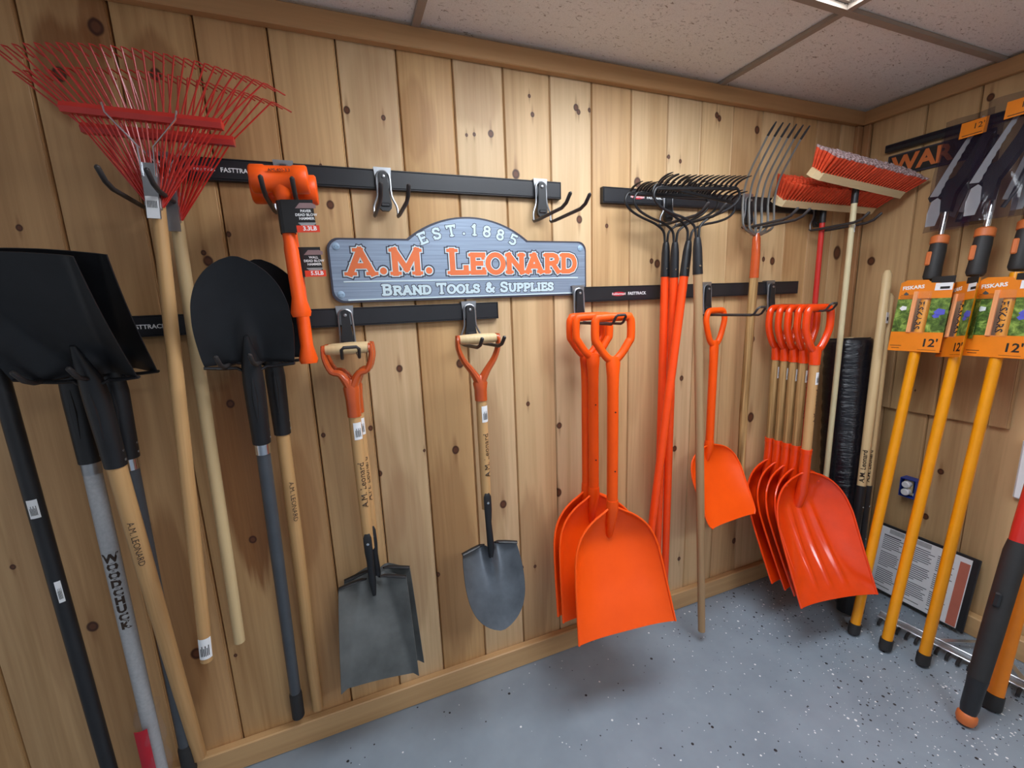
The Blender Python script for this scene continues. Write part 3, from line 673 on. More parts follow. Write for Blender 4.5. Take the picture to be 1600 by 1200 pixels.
def steel_shovel(name, label, kind, Mx, zj, zs, zt, zb, ztip, yb, ytip, text=True, group=None):
    t = thing(name, label, 'shovel', M=Mx, group=group)
    d_yoke(t, zj, zs)
    handle(t, [(0, 0, zs + .015), (0, 0, -.4), (0, .004, zt - .05)], [.0185, .0185, .017], M['ash'])
    st = MB().tube([(0, -.012, zt + .012), (0, -.016, zt), (0, -.016, zt - .05), (0, -.012, (zt + zb) / 2), (0, yb - .014, zb + .01), (0, yb - .006, zb - .05)], [(.008, .002), (.013, .004), (.0135, .006), (.011, .010), (.0125, .0125), (.006, .004)], 12, ref=(1, 0, 0))
    st.build('strap', M['black_steel'], t)
    MB().lathe([(.0045, 0), (.0045, .002), (.002, .003)], 10, T(0, -.021, zt - .02) @ Matrix.Rotation(PI / 2, 4, 'X')).build('rivet', M['chrome'], t)
    if kind == 'square':
        square_blade(.110, .125, zb, ztip, yb, ytip).build('blade', M['grey_steel'], t, True, 60)
        foot_step(.110, zb, yb).build('foot_step', M['black_steel'], t)
    else:
        round_blade(.105, zb, ztip, yb, ytip).build('blade', M['blue_steel'], t, True, 60)
        foot_step(.100, zb + .004, yb).build('foot_step', M['black_steel'], t)
    if text: handle_text('A.M. Leonard', .028, M['brown_ink'], t, (zs + zt) / 2 - .02, .0185, .35)
    sticker(t, zs - .045, .0186, .026, .055, .45)
    return t
sq = steel_shovel('square_shovel', 'grey steel square-blade shovel with wooden grip in orange yoke', 'square', frame((.012, -.135, 1.428), (0, -.02, 1), -7), -.105, -.21, -.62, -.80, -1.125, .012, -.085, group='square shovels on the loop hook')
dup(sq, frame((.021, -.084, 1.428), (-.012, -.012, 1), -5), 'rear square shovel, its blade edge showing behind the front one')
steel_shovel('round_shovel', 'dark steel round-point shovel with wooden grip hanging right of sign', 'round', frame((.408, -.188, 1.436), (0, 0, 1), -2), -.13, -.203, -.54, -.733, -.975, -.014, -.125)

# long-handled black shovels, blade up; origin at the shoulder where the blade sits on the prongs
def long_shovel(name, label, kind, Mx, hand, hr, L, lean, group, ferrule=None, end=None, text=None):
    t = thing(name, label, 'shovel', M=Mx, group=group)
    if kind == 'square': square_blade(.100, .118, .0, .285, 0, -lean).build('blade', M['black_steel'], t, True, 60); foot_step(.1, 0, 0, -1).build('foot_step', M['black_steel'], t)
    else: round_blade(.112, .0, .286, 0, -lean).build('blade', M['black_steel'], t, True, 60); foot_step(.106, 0, 0, -1).build('foot_step', M['black_steel'], t)
    so = MB().tube([(0, -.02, .085), (0, -.008, .04), (0, .006, 0), (0, .010, -.05), (0, .010, -.23)], [(.006, .004), (.016, .012), (.024, .019), (.027, .022), (.0235, .0235)], 14, ref=(1, 0, 0))
    so.tube([(0, -.010, -.03), (0, -.0125, -.09), (0, -.012, -.16)], [(.003, .003), (.007, .004), (.002, .002)], 8, ref=(1, 0, 0)); so.build('socket', M['black_steel'], t)
    for z in (-.19, -.215): MB().lathe([(.004, 0), (.0035, .002)], 8, T(.022, .010, z) @ Matrix.Rotation(PI / 2, 4, 'Y')).build('rivet', M['zinc'], t)
    z0 = -.22
    if ferrule: MB().tube([(0, .01, -.225), (0, .01, -.262)], .0205, 14, ref=(1, 0, 0)).build('ferrule', ferrule, t, True)
    handle(t, [(0, .010, z0), (0, .010, -.5), (0, .010, -L)], [hr, hr * 1.03, hr * .95], hand)
    if end: MB().lathe([(hr * .7, -.005), (hr * 1.12, .0), (hr * 1.12, .10), (hr * 1.0, .112)], 14, T(0, .010, -L - .01)).build('end_grip', end, t)
    if text: handle_text(text, .020, M['brown_ink'], t, -.45, hr, .5, up=False)
    return t
def tilt(org, bot, yaw=0): return frame(org, Vector(org) - Vector(bot), yaw)
GS = 'long black square shovels hung blade up'
long_shovel('square_shovel', 'black square-blade shovel hung blade up, frontmost, brown wooden handle', 'square', tilt((-.560, -.235, 1.408), (-.577, -.055, .12), -6), M['ash'], .0205, 1.30, .155, GS, text='A.M. LEONARD')
long_shovel('square_shovel', 'black square shovel behind the first, dark grey handle with silver ferrule', 'square', tilt((-.546, -.165, 1.412), (-.606, -.062, .10), -2), M['fibre_grey'], .018, 1.32, .20, GS, M['chrome'], M['rubber'])
ws = long_shovel('square_shovel', 'rearmost black square shovel, silver handle lettered in brown', 'square', tilt((-.650, -.115, 1.405), (-.664, -.095, .12), 0), M['fibre_silver'], .0195, 1.36, .15, GS, M['zinc'])
GR = 'long black round shovels hung blade up'
rs1 = long_shovel('round_shovel', 'black round-point shovel hung blade up, frontmost, dark grey handle', 'round', tilt((-.236, -.185, 1.405), (-.282, -.036, .13), 3), M['fibre_grey'], .0180, 1.275, .055, GR, M['chrome'], M['rubber'])
long_shovel('round_shovel', 'black round-point shovel behind the first, wooden handle beside the grey one', 'round', tilt((-.196, -.086, 1.405), (-.219, -.032, .13), 0), M['ash'], .0195, 1.275, .04, GR, text='A.M. LEONARD')
# brown block lettering down the silver handle, and its plastic sleeve
mb = MB()
for i, ch in enumerate('WOODCHUCK'):
    vs, fs = text_mesh(ch, .030 if i else .034, .0002, .0016); r_ = .0197
    mb.add([((r_ + .0007) * math.sin(v.x / r_ + .25), -(r_ + .0007) * math.cos(v.x / r_ + .25) + .010 - v.z, -.505 - i * .0262 + v.y * 1.0) for v in vs], fs)
mb.build('lettering', M['brown_ink'], ws, False)
MB().sheet(lambda u, t: ((.030 + .006 * math.sin(t * 17 + u * 3)) * math.sin(u * PI), .01 - (.030 + .006 * math.sin(t * 23 + u * 5)) * math.cos(u * PI), -1.00 - .30 * t), 20, 14, .0006).build('plastic_sleeve', M['clear'], ws)
MB().sheet(lambda u, t: (-.012 + u * .016, -.018 - .004 * (1 - u * u), -1.06 - .15 * t), 4, 4, .001).build('red_label', M['red_ink'], ws, label='red label inside the clear plastic sleeve')
bt = thing('digging_bar', 'long black bar at the far left with small white stickers', 'bar', M=tilt((-.785, -.10, 1.46), (-.768, -.10, .02)))
handle(bt, [(0, 0, .0), (0, 0, -.5), (0, 0, -1.0), (0, 0, -1.44)], [.0185, .0180, .0178, .0172], M['black_plastic'])
sticker(bt, -.385, .0184, .02, .05, .2); sticker(bt, -.625, .0182, .012, .062, .5)
MB().tube([(0, 0, .0), (0, 0, .02), (0, 0, .03)], [.0225, .0225, .015], 14, ref=(1, 0, 0)).build('end_cap', M['rubber'], bt)

# orange plastic shovels; origin at the top bar of the D-grip
def d_grip(root, w, h, zj, r, m, oval=False):
    mb = MB(); a = w / 2
    if oval: loop = [(0, 0, zj), (-.026, 0, zj + .018), (-a * .80, 0, zj + .062), (-a, 0, zj + .105), (-a * .97, 0, -.024), (-a * .80, 0, -.004), (-a * .5, 0, 0), (a * .5, 0, 0), (a * .80, 0, -.004), (a * .97, 0, -.024), (a, 0, zj + .105), (a * .80, 0, zj + .062), (.026, 0, zj + .018)]
    else: loop = [(0, 0, zj), (-.030, 0, zj + .020), (-a * .88, 0, zj + .062), (-a, 0, zj + .078), (-a, 0, -.022), (-a * .93, 0, -.006), (-a * .78, 0, 0), (a * .78, 0, 0), (a * .93, 0, -.006), (a, 0, -.022), (a, 0, zj + .078), (a * .88, 0, zj + .062), (.030, 0, zj + .020)]
    mb.tube(loop, [(r, r * 1.15)] * len(loop), 12, closed=True, ref=(0, 1, 0), sm=3); return mb
def pan(W, z0, z1, yt, yb_, depth, prof, p=3.4, ribs=0):
    def fn(u, t):
        w = W * catmull(prof, t)
        rim = yt + (yb_ - yt) * t ** 1.15
        D = depth * catmull([(0, .12), (.06, .3), (.18, .72), (.34, 1.0), (.6, .85), (.85, .45), (1, .2)], t)
        y = rim + D * (1 - abs(u) ** p)
        if ribs and .3 < t < .95:
            k_ = math.sin((t - .3) / .65 * PI) ** .6
            for c in (-.36, 0, .36): y -= .014 * k_ * math.exp(-((u - c * (.6 + .5 * t)) / .055) ** 2)
        return (w * u, y, z0 + (z1 - z0) * t)
    return fn
def rim_path(fn, n=30): return [fn(-1, 1 - i / n) for i in range(n + 1)] + [fn(1, i / n) for i in range(n + 1)]
P_BIG = [(0, .10), (.03, .21), (.08, .42), (.15, .61), (.22, .735), (.31, .825), (.42, .88), (1, 1.0)]
P_SCOOP = [(0, .16), (.03, .38), (.08, .60), (.14, .76), (.22, .89), (.31, .965), (.40, 1.0), (1, .975)]
def big_shovel(Mx, label, group):
    t = thing('plastic_shovel', label, 'shovel', M=Mx, group=group)
    d_grip(t, .136, 0, -.150, .0125, M['orange']).build('grip', M['orange'], t, True, 70)
    MB().tube([(0, 0, -.135), (0, 0, -.16), (0, 0, -.20), (0, 0, -.26), (0, 0, -.67)], [(.024, .013), (.027, .017), (.022, .0195), (.020, .020), (.020, .020)], 16, ref=(1, 0, 0)).build('shaft', M['orange'], t)
    MB().tube([(0, 0, -.668), (0, 0, -.70), (0, .012, -.76), (0, .022, -.82), (0, .028, -.84)], [(.0215, .0215), (.0235, .0225), (.019, .020), (.013, .014), (.002, .002)], 16, ref=(1, 0, 0)).build('collar', M['orange'], t)
    fn = pan(.195, -.700, -1.128, -.006, -.128, .060, P_BIG)
    MB().sheet(fn, 36, 32, .004).build('pan', M['orange'], t, True, 70)
    MB().tube(rim_path(fn), .0042, 8, ref=(0, 1, 0)).build('rim', M['orange'], t)
    MB().tube([(0, .010, -.70), (0, .030, -.76)], [(.10, .008), (.0, .0)], 4) if False else None
    for z in (-.33, -.55): MB().lathe([(.003, 0), (.003, .0012)], 8, T(0, -.0195, z) @ Matrix.Rotation(PI / 2, 4, 'X')).build('vent_hole', M['black_ink'], t)
    return t
GB = 'large plain orange shovels on the loop hook'
b1 = big_shovel(frame((.868, -.270, 1.484), (0, 0, 1), -6), 'large orange plastic shovel, frontmost of its three, whole pan visible', GB)
dup(b1, frame((.868, -.140, 1.484), (0, .006, 1), -5), 'large orange shovel in the middle, between the front and rear ones')
dup(b1, frame((.866, -.098, 1.484), (0.004, .004, 1), -3), 'large orange shovel nearest the wall, only its left edge showing')

sm = thing('plastic_shovel', 'single small bright orange shovel behind the wooden rake handle', 'shovel', M=frame((1.524, -.085, 1.478), (0, 0, 1), 4))
d_grip(sm, .112, 0, -.150, .0115, M['orange'], True).build('grip', M['orange'], sm, True, 70)
MB().tube([(0, 0, -.13), (0, 0, -.16), (0, 0, -.22), (0, 0, -.60)], [(.018, .012), (.024, .015), (.018, .018), (.0175, .0175)], 14, ref=(1, 0, 0)).build('shaft', M['orange'], sm)
MB().tube([(0, 0, -.59), (0, .002, -.62), (0, .014, -.68), (0, .024, -.73)], [(.019, .019), (.0215, .021), (.015, .016), (.002, .002)], 14, ref=(1, 0, 0)).build('collar', M['orange'], sm)
fn = pan(.157, -.612, -.922, -.004, -.150, .042, [(0, .16), (.04, .46), (.1, .70), (.18, .86), (.28, .95), (.4, 1.0), (.88, .97), (.96, .94), (1, .86)])
MB().sheet(fn, 30, 26, .0035).build('pan', M['orange'], sm, True, 70)
MB().tube(rim_path(fn), .0034, 8, ref=(0, 1, 0)).build('rim', M['orange'], sm)

def scoop(Mx, label, group, wood='ash_grain'):
    t = thing('scoop_shovel', label, 'shovel', M=Mx, group=group)
    d_grip(t, .120, 0, -.185, .0140, M['orange2'], True).build('grip', M['orange2'], t, True, 70)
    MB().tube([(0, 0, -.165), (0, 0, -.19), (0, 0, -.225), (0, 0, -.245)], [(.024, .014), (.026, .019), (.0215, .0215), (.0215, .0215)], 16, ref=(1, 0, 0)).build('grip_socket', M['orange2'], t)
    handle(t, [(0, 0, -.23), (0, 0, -.45), (0, 0, -.66)], .0195, M[wood])
    MB().tube([(0, 0, -.632), (0, 0, -.655), (0, 0, -.656), (0, 0, -.74), (0, .004, -.84), (0, .030, -.95), (0, .050, -1.02)], [(.0235, .0235), (.0235, .0235), (.0215, .0215), (.0225, .0225), (.026, .024), (.022, .018), (.002, .002)], 16, ref=(1, 0, 0)).build('blade_socket', M['orange2'], t)
    fn = pan(.196, -.745, -1.238, -.010, -.234, .088, P_SCOOP, 2.6, 3)
    MB().sheet(fn, 44, 40, .004).build('pan', M['orange2'], t, True, 70)
    MB().tube(rim_path(fn), .0045, 8, ref=(0, 1, 0)).build('rim', M['orange2'], t)
    for s in (-1, 1): MB().lathe([(.007, 0), (.007, .004), (.004, .006)], 10, T(s * .085, .005, -.80) @ Matrix.Rotation(PI / 2, 4, 'X')).build('bolt', M['orange2'], t)
    sticker(t, -.305, .0196, .026, .055, .35); handle_text('A.M. Leonard', .028, M['brown_ink'], t, -.43, .0195, .55)
    return t
GC = 'orange scoop shovels on the loop hook'
s1 = scoop(frame((1.910, -.272, 1.474), (0, 0, 1), -11), 'orange scoop shovel, frontmost of the row, whole ribbed pan visible', GC, 'ash')
sb = scoop(frame((1.921, -.083, 1.474), (0, 0, 1), -4), 'orange scoop shovel nearest the wall, last of the row', GC)
for y, lb in ((-.127, 'orange scoop shovel second from the wall in the row'), (-.171, 'orange scoop shovel third in the row, halfway along the hook'), (-.216, 'orange scoop shovel just behind the frontmost one')):
    dup(sb, frame((1.921, y, 1.474), (0, 0, 1), -1), lb)
# ------------------------------------------------------------------ leaf rakes
def leaf_rake(Mx, label, mz, L, group, plate=True):
    t = thing('leaf_rake', label, 'rake', M=Mx, group=group)
    handle(t, [(0, 0, .015), (0, 0, -.4), (0, 0, -.9), (0, 0, -L)], [.0155, .0165, .0165, .0155], mz)
    MB().prism([(-.014, -.02), (.014, -.02), (.015, .06), (.017, .105), (-.017, .105), (-.015, .06)], -.026, -.022).box((0, -.008, .045), (.026, .026, .09), .004).build('ferrule', M['zinc'], t, False)
    n = 27; HB, ZB, HT, ZT = .150, .210, .258, .340
    for i in range(n):
        u = -1 + 2 * i / (n - 1); lay = (i % 2) * .003
        p0 = (u * .014, -.006 - lay, .01); p1 = (u * HB, -.012 - lay, ZB); zt = ZT - .03 * u * u
        p2 = (u * HT, -.03 - .012 * (1 - u * u), zt)
        p3 = (p2[0] + .030 + .012 * u, p2[1] + .026, p2[2] - .010)
        m_ = tuple(a + (b - a) * .94 for a, b in zip(p1, p2))
        MB().tube([p0, p1, m_, p2, (p2[0] + .006, p2[1] + .006, p2[2] + .001), p3], [(.0019, .0015)] * 6, 5, ref=(1, 0, 0)).build('tine', M['red_steel'], t)
    b = MB(); w = HB + .008
    b.add([(s * w, y, z) for s in (-1, 1) for y, z in ((-.022, ZB + .011), (-.027, ZB), (-.022, ZB - .011), (-.006, ZB - .011), (-.003, ZB), (-.006, ZB + .011))], [(0, 1, 2, 3, 4, 5), (11, 10, 9, 8, 7, 6)] + [(i, i + 6, (i + 1) % 6 + 6, (i + 1) % 6) for i in range(6)])
    b.build('cross_bar', M['red_steel'], t, False)
    for s in (-1, 1):
        MB().tube([(s * .013, -.028, .075), (s * .016, -.030, .14), (s * .068, -.036, ZB - .008), (s * .072, -.036, ZB + .012)], .0022, 6).build('spring_wire', M['chrome'], t)
    if plate:
        o = MB().box((0, -.0268, .005), (.026, .0008, .05)).build('price_label', M['white'], t, False)
        q = MB()
        for i in range(7): q.box((-.009 + i * .003, -.0274, .012), (.0012, .0006, .016))
        q.build('barcode', M['black_ink'], o, False)
    return t
GL = 'red leaf rakes on the left hook'
lr = leaf_rake(tilt((-.382, -.180, 1.796), (-.449, -.21, .60), -6), 'red leaf rake in front, barcoded handle end, raised highest on the hook', M['ash'], 1.215, GL)
sticker(lr, -1.17, .0166, .034, .062, .25)
leaf_rake(tilt((-.368, -.105, 1.780), (-.396, -.10, .53), -3), 'red leaf rake behind, its pale handle ending clear of the wall', M['ash_pale'], 1.245, GL, False)

# ------------------------------------------------------------------ dead-blow hammers with tags
def hammer(Mx, label, hw, hr, L, tagz, lines, wt, group):
    t = thing('dead_blow_hammer', label, 'hammer', M=Mx, group=group)
    MB().tube([(-hw, 0, 0), (-hw + .004, 0, 0), (-hw + .032, 0, 0), (-hw + .036, 0, 0), (hw - .036, 0, 0), (hw - .032, 0, 0), (hw - .004, 0, 0), (hw, 0, 0)], [hr * .9, hr, hr, hr * .93, hr * .93, hr, hr, hr * .9], 24, ref=(0, 0, 1)).build('head', M['hammer'], t, True, 50)
    lettering('AML400-3.3', .010, M['brown_ink'], t, T(.004, -hr - .0002, .012), extrude=.0006)
    MB().tube([(0, 0, -hr * .5), (0, 0, -hr - .004), (0, 0, -hr - .02), (0, 0, -L * .45), (0, 0, -L * .5), (0, 0, -L + .05), (0, 0, -L + .012), (0, 0, -L)], [(.028, .026), (.021, .019), (.0150, .014), (.0155, .014), (.0175, .016), (.0175, .016), (.0255, .022), (.022, .019)], 16, ref=(1, 0, 0)).build('handle', M['hammer'], t)
    w, h = .075, .080; x0 = .022
    c = MB().box((x0 + w / 2 - .028, -.0185, tagz), (w, .0012, h), .0004).build('tag', M['tag_black'], t, False, label='black and red hang tag on the hammer handle')
    MB().tube([(0, 0, tagz - h / 2), (0, 0, tagz + h / 2)], [(.0186, .0176)] * 2, 16, ref=(1, 0, 0), cap=False).build('tag_band', M['tag_black'], t)
    cx = x0 + w / 2 - .010
    MB().box((cx, -.0192, tagz - h / 2 + .0085), (.054, .0006, .017)).build('tag_stripe', M['tag_red'], c, False)
    MB().prism([(cx - .024, tagz + .019), (cx - .012, tagz + .032), (cx + .016, tagz + .032), (cx + .025, tagz + .028), (cx + .025, tagz + .019)], -.0194, -.0186).build('tag_badge', M['tag_grey'], c, False)
    for i, s in enumerate(lines): lettering(s, .0088, M['white_ink'], c, T(cx, -.0194, tagz + .012 - i * .0092), offset=.0002)
    for i in range(3): MB().box((cx, -.0192, tagz - .017 - i * .0026), (.042 - i * .005, .0004, .0008)).build('fine_print', M['white_ink'], c, False)
    lettering(wt, .0145, M['white_ink'], c, T(cx + .004, -.0197, tagz - h / 2 + .009), offset=.0004)
    return t
GH = 'orange dead blow hammers'
hammer(frame((-.103, -.225, 1.876), (-.03, .03, 1), -2), 'front orange hammer with the smaller head and 3.3 lb tag', .066, .034, .345, -.093, ('PAVER', 'DEAD BLOW', 'HAMMER'), '3.3LB', GH)
hammer(frame((-.100, -.142, 1.872), (-.012, .045, 1), -2), 'rear orange hammer with longer handle and 5.5 lb tag', .080, .0385, .475, -.195, ('WALL', 'DEAD BLOW', 'HAMMER'), '5.5LB', GH)

# ------------------------------------------------------------------ bow rakes
def bow_rake(Mx, label, m, L, group, ntines=15, sock=.175):
    t = thing('bow_rake', label, 'rake', M=Mx, group=group)
    HW, ZB = .197, .132
    for s in (-1, 1):
        MB().tube([(s * .006, 0, -.06), (s * .007, 0, -.03), (s * .016, 0, .004), (s * .060, -.002, .030), (s * .125, -.004, .050), (s * .178, -.006, .074), (s * (HW + .006), -.008, .102), (s * (HW + .002), -.008, .124), (s * (HW - .014), -.008, .136), (s * (HW - .045), -.008, ZB + .004)], [.0048] * 10, 8, ref=(0, 1, 0), sm=3).build('bow_arm', M['black_steel'], t)
    MB().box((0, -.008, ZB), (2 * HW - .02, .008, .012), .002).build('tine_bar', M['black_steel'], t, False)
    for i in range(ntines):
        x = -HW + .016 + (2 * HW - .032) * i / (ntines - 1)
        MB().tube([(x, -.002, ZB - .002), (x, -.010, ZB + .010), (x, -.026, ZB + .020), (x, -.052, ZB + .026), (x, -.080, ZB + .026)], [.0048, .0048, .0044, .0034, .0014], 6, ref=(1, 0, 0), sm=2).build('tine', M['black_steel'], t)
    MB().tube([(0, 0, -.04), (0, 0, -.052), (0, 0, -.08), (0, 0, -sock)], [.011, .0135, .0165, .0185], 14, ref=(1, 0, 0)).build('socket', M['black_steel'], t)
    MB().lathe([(.004, 0), (.0035, .002)], 8, T(-.006, -.0185, -sock + .03) @ Matrix.Rotation(PI / 2, 4, 'X')).build('rivet', M['chrome'], t)
    handle(t, [(0, 0, -sock + .005), (0, 0, -.6), (0, 0, -1.1), (0, 0, -L)], [.0172, .0172, .0172, .0155], m)
    return t
GBR = 'black-headed bow rakes on the upper right hook'
bow_rake(tilt((1.252, -.075, 1.800), (1.243, -.085, .4)), 'orange-handled bow rake nearest the wall, leftmost handle', M['orange_fiber'], 1.56, GBR)
bow_rake(tilt((1.262, -.115, 1.795), (1.285, -.09, .4)), 'orange-handled bow rake second from the wall', M['orange_fiber'], 1.56, GBR)
bow_rake(tilt((1.302, -.150, 1.795), (1.155, -.15, .6)), 'orange-handled bow rake whose handle crosses in front of the others', M['orange_fiber'], 1.50, GBR)
bow_rake(tilt((1.284, -.205, 1.800), (1.374, -.235, .06)), 'bow rake with bare wooden handle, frontmost of the four', M['ash_grey'], 1.745, GBR)

# ------------------------------------------------------------------ manure fork
t = thing('manure_fork', 'six-tine steel manure fork with orange ferrule and wooden handle', 'fork', M=frame((1.738, -.085, 1.812), (0, 0, 1), -3))
for i in range(6):
    u = -1 + 2 * i / 5; w = .088
    P_ = [(u * .012, 0, -.012), (u * w * .55, -.004, -.004), (u * w * .92, -.006, .016), (u * w, -.004, .055), (u * w * 1.0, .000, .13), (u * w * 1.0, -.022, .22), (u * w * 1.0, -.105, .345)]
    MB().tube(P_, [.0062, .0058, .0052, .0050, .0048, .0044, .0040], 8, ref=(1, 0, 0), sm=4).build('tine', M['tine_steel'], t)
    MB().tube([(u * w, -.103, .342), (u * w, -.121, .362), (u * w, -.138, .380)], [.0046, .0046, .0026], 8, ref=(1, 0, 0)).build('tine_tip', M['black_steel'], t, label='black-dipped tine tip')
MB().tube([(-.03, 0, -.010), (0, 0, -.018), (.03, 0, -.010)], .008, 8).build('tine_root', M['tine_steel'], t)
MB().tube([(0, 0, -.008), (0, 0, -.03), (.002, 0, -.10), (0, 0, -.20)], [.010, .0165, .0185, .0195], 14, ref=(1, 0, 0)).build('ferrule', M['orange_paint'], t)
handle(t, [(0, 0, -.195), (-.002, .004, -.5), (-.004, .006, -.8), (.004, .004, -1.30)], [.0185, .019, .019, .018], M['ash_grain'])

# ------------------------------------------------------------------ push brooms, bristles up
def broom(Mx, label, hw, hm, L, group, back, roll):
    """origin where the handle meets the block; block along local x, bristles lean forward"""
    t = thing('push_broom', label, 'broom', M=Mx, group=group)
    handle(t, [(0, 0, -.002), (0, 0, -.5), (0, 0, -L)], [.0118, .0122, .0122], hm)
    MB().tube([(0, 0, -.052), (0, 0, .004), (0, 0, .02)], [.0135, .0135, .011], 14, ref=(1, 0, 0)).build('sleeve', M['black_plastic'], t)
    R_ = Matrix.Translation((0, -.010, .032)) @ Matrix.Rotation(roll, 4, 'Y') @ Matrix.Rotation(math.radians(38), 4, 'X')
    c = .026; b = [(-hw + c, -.034), (hw - c, -.034), (hw, -.034 + c * .7), (hw, .034 - c * .7), (hw - c, .034), (-hw + c, .034), (-hw, .034 - c * .7), (-hw, -.034 + c * .7)]
    m_ = MB(); n = len(b)
    m_.add([(x, y, -.018) for x, y in b] + [(x * .995, y, .012) for x, y in b], [tuple(range(n))[::-1], tuple(range(n, 2 * n))] + [(i, (i + 1) % n, n + (i + 1) % n, n + i) for i in range(n)], R_)
    m_.build('block', M['block'], t, False)
    rnd = random.Random(3 if back else 5); nx = int(hw * 2 / .0185); H = .088
    bb = MB(); tp = MB(); d6 = [(math.cos(PI * q / 3), math.sin(PI * q / 3)) for q in range(6)]
    for i in range(nx):
        for j in range(5):
            x = -hw + .020 + (2 * hw - .040) * i / (nx - 1); y = -.026 + .013 * j
            fx = x * 1.02 + (x / hw) ** 7 * .036 + rnd.uniform(-.0015, .0015); fy = y * 1.75 + rnd.uniform(-.002, .002); h = H + rnd.uniform(-.0025, .0025)
            rings = [(x, y, .010, .0042), (x + (fx - x) * .5, y + (fy - y) * .5, .048, .0068), (x + (fx - x) * .9, y + (fy - y) * .9, h - .008, .0088), (fx, fy, h, .0088)]
            vs = [(cx + r * c, cy + r * s_, z) for cx, cy, z, r in rings for c, s_ in d6]
            bb.add(vs[:18], [(k * 6 + q, k * 6 + (q + 1) % 6, k * 6 + 6 + (q + 1) % 6, k * 6 + 6 + q) for k in range(2) for q in range(6)], R_)
            tp.add(vs[12:], [(q, (q + 1) % 6, 6 + (q + 1) % 6, 6 + q) for q in range(6)] + [(6, 7, 8, 9, 10, 11)], R_)
    o = bb.build('bristles', M['bristle'], t, True, 80); o['kind'] = 'stuff'
    o = tp.build('bristle_tips', M['bristle_tip' if not back else 'bristle'], t, False); o['kind'] = 'stuff'
    return t
GP = 'orange-bristled push brooms'
cb = broom(frame((2.176, -.205, 1.972), (0, 0, 1), -2), 'orange-bristled push broom in front with long cream handle', .292, M['cream'], 1.62, GP, False, math.radians(5.5))
sticker(cb, -.16, .0124, .014, .03, .3)
broom(frame((2.172, -.075, 1.912), (0, 0, 1), -4), 'orange-bristled push broom behind, against the wall, with red handle', .310, M['red_lacquer'], 1.45, GP, True, math.radians(2))

# ------------------------------------------------------------------ corner: fabric roll, post-hole digger
rb, rt_ = Vector((2.285, -.262, .012)), Vector((2.332, -.148, 1.305))
t = thing('fabric_roll', 'tall black roll of landscape fabric standing in the corner', 'roll', M=frame(rb, rt_ - rb))
Lr = (rt_ - rb).length; rnd = random.Random(2)
pr = []
for i in range(70): pr.append((.099 + .0016 * math.sin(i * 1.9) + rnd.uniform(-.0012, .0012), Lr * i / 69))
MB().lathe([(.02, 0)] + [(pr[0][0] - .006, 0.0005)] + pr[1:-1] + [(.094, Lr - .0005), (.03, Lr)], 40).build('film_wrap', M['film_black'], t, True, 80)
MB().tube([(.026 * math.cos(a * .35) * (1 + a * .022), .026 * math.sin(a * .35) * (1 + a * .022), Lr + .002) for a in range(110)], .0022, 5).build('fabric_spiral', M['black_plastic'], t)
MB().tube([(0, 0, Lr - .05), (0, 0, Lr + .008)], .021, 14, ref=(1, 0, 0)).build('core_tube', M['ash_pale'], t)
B, Tp = Vector((2.155, -.386, .014)), Vector((2.385, -.262, 1.604))
t = thing('post_hole_digger', 'post-hole digger with two pale handles and black steel sockets', 'digger', M=frame(B, Tp - B, 4)); Ld = (Tp - B).length
for s in (-1, 1):
    z0 = .28
    hd = handle(t, [(s * .024, 0, .60), (s * .022, 0, 1.0), (s * .020, 0, Ld - (.0 if s < 0 else .10)), (s * .020, 0, Ld + (.018 if s < 0 else -.082))], [.0180, .0195, .0190, .010], M['ash_pale'])
    MB().tube([(s * .034, 0, z0), (s * .028, 0, .42), (s * .024, 0, .62)], [.0155, .0185, .0205], 14, ref=(1, 0, 0)).build('socket', M['black_steel'], t)
    for z in (.36, .52): MB().lathe([(.004, 0), (.0035, .003)], 8, T(s * .028, -.0185, z) @ Matrix.Rotation(PI / 2, 4, 'X')).build('bolt', M['zinc'], t)
    MB().sheet(lambda u, v, s=s: (s * (.012 + .060 * math.cos(u * 1.15) ** .8 * (1 - .25 * v)), -.005 + .056 * math.sin(u * 1.15) * (1 - .2 * v), .30 - .30 * v), 14, 8, .003).build('clam_blade', M['black_steel'], t)
    MB().box((s * .040, 0, .30), (.062, .070, .012), .003).build('shoulder_plate', M['black_steel'], t, False)
vs_, fs_ = text_mesh('A.M. Leonard', .028, .0002, .0004)
for s in (-1, 1):
    MB().add([(s * .0235 + .0202 * math.sin(-v.y / .02 - 1.2), -.0202 * math.cos(-v.y / .02 - 1.2) - .0004, .715 + v.x) for v in vs_], fs_).build('lettering', M['brown_ink'], t, False)
sl = MB().box((-.018, -.0200, Ld - .20), (.020, .0012, .05)).build('price_label', M['white'], t, False)
MB().box((-.018, -.0210, Ld - .205), (.011, .0006, .016)).build('barcode', M['black_ink'], sl, False)

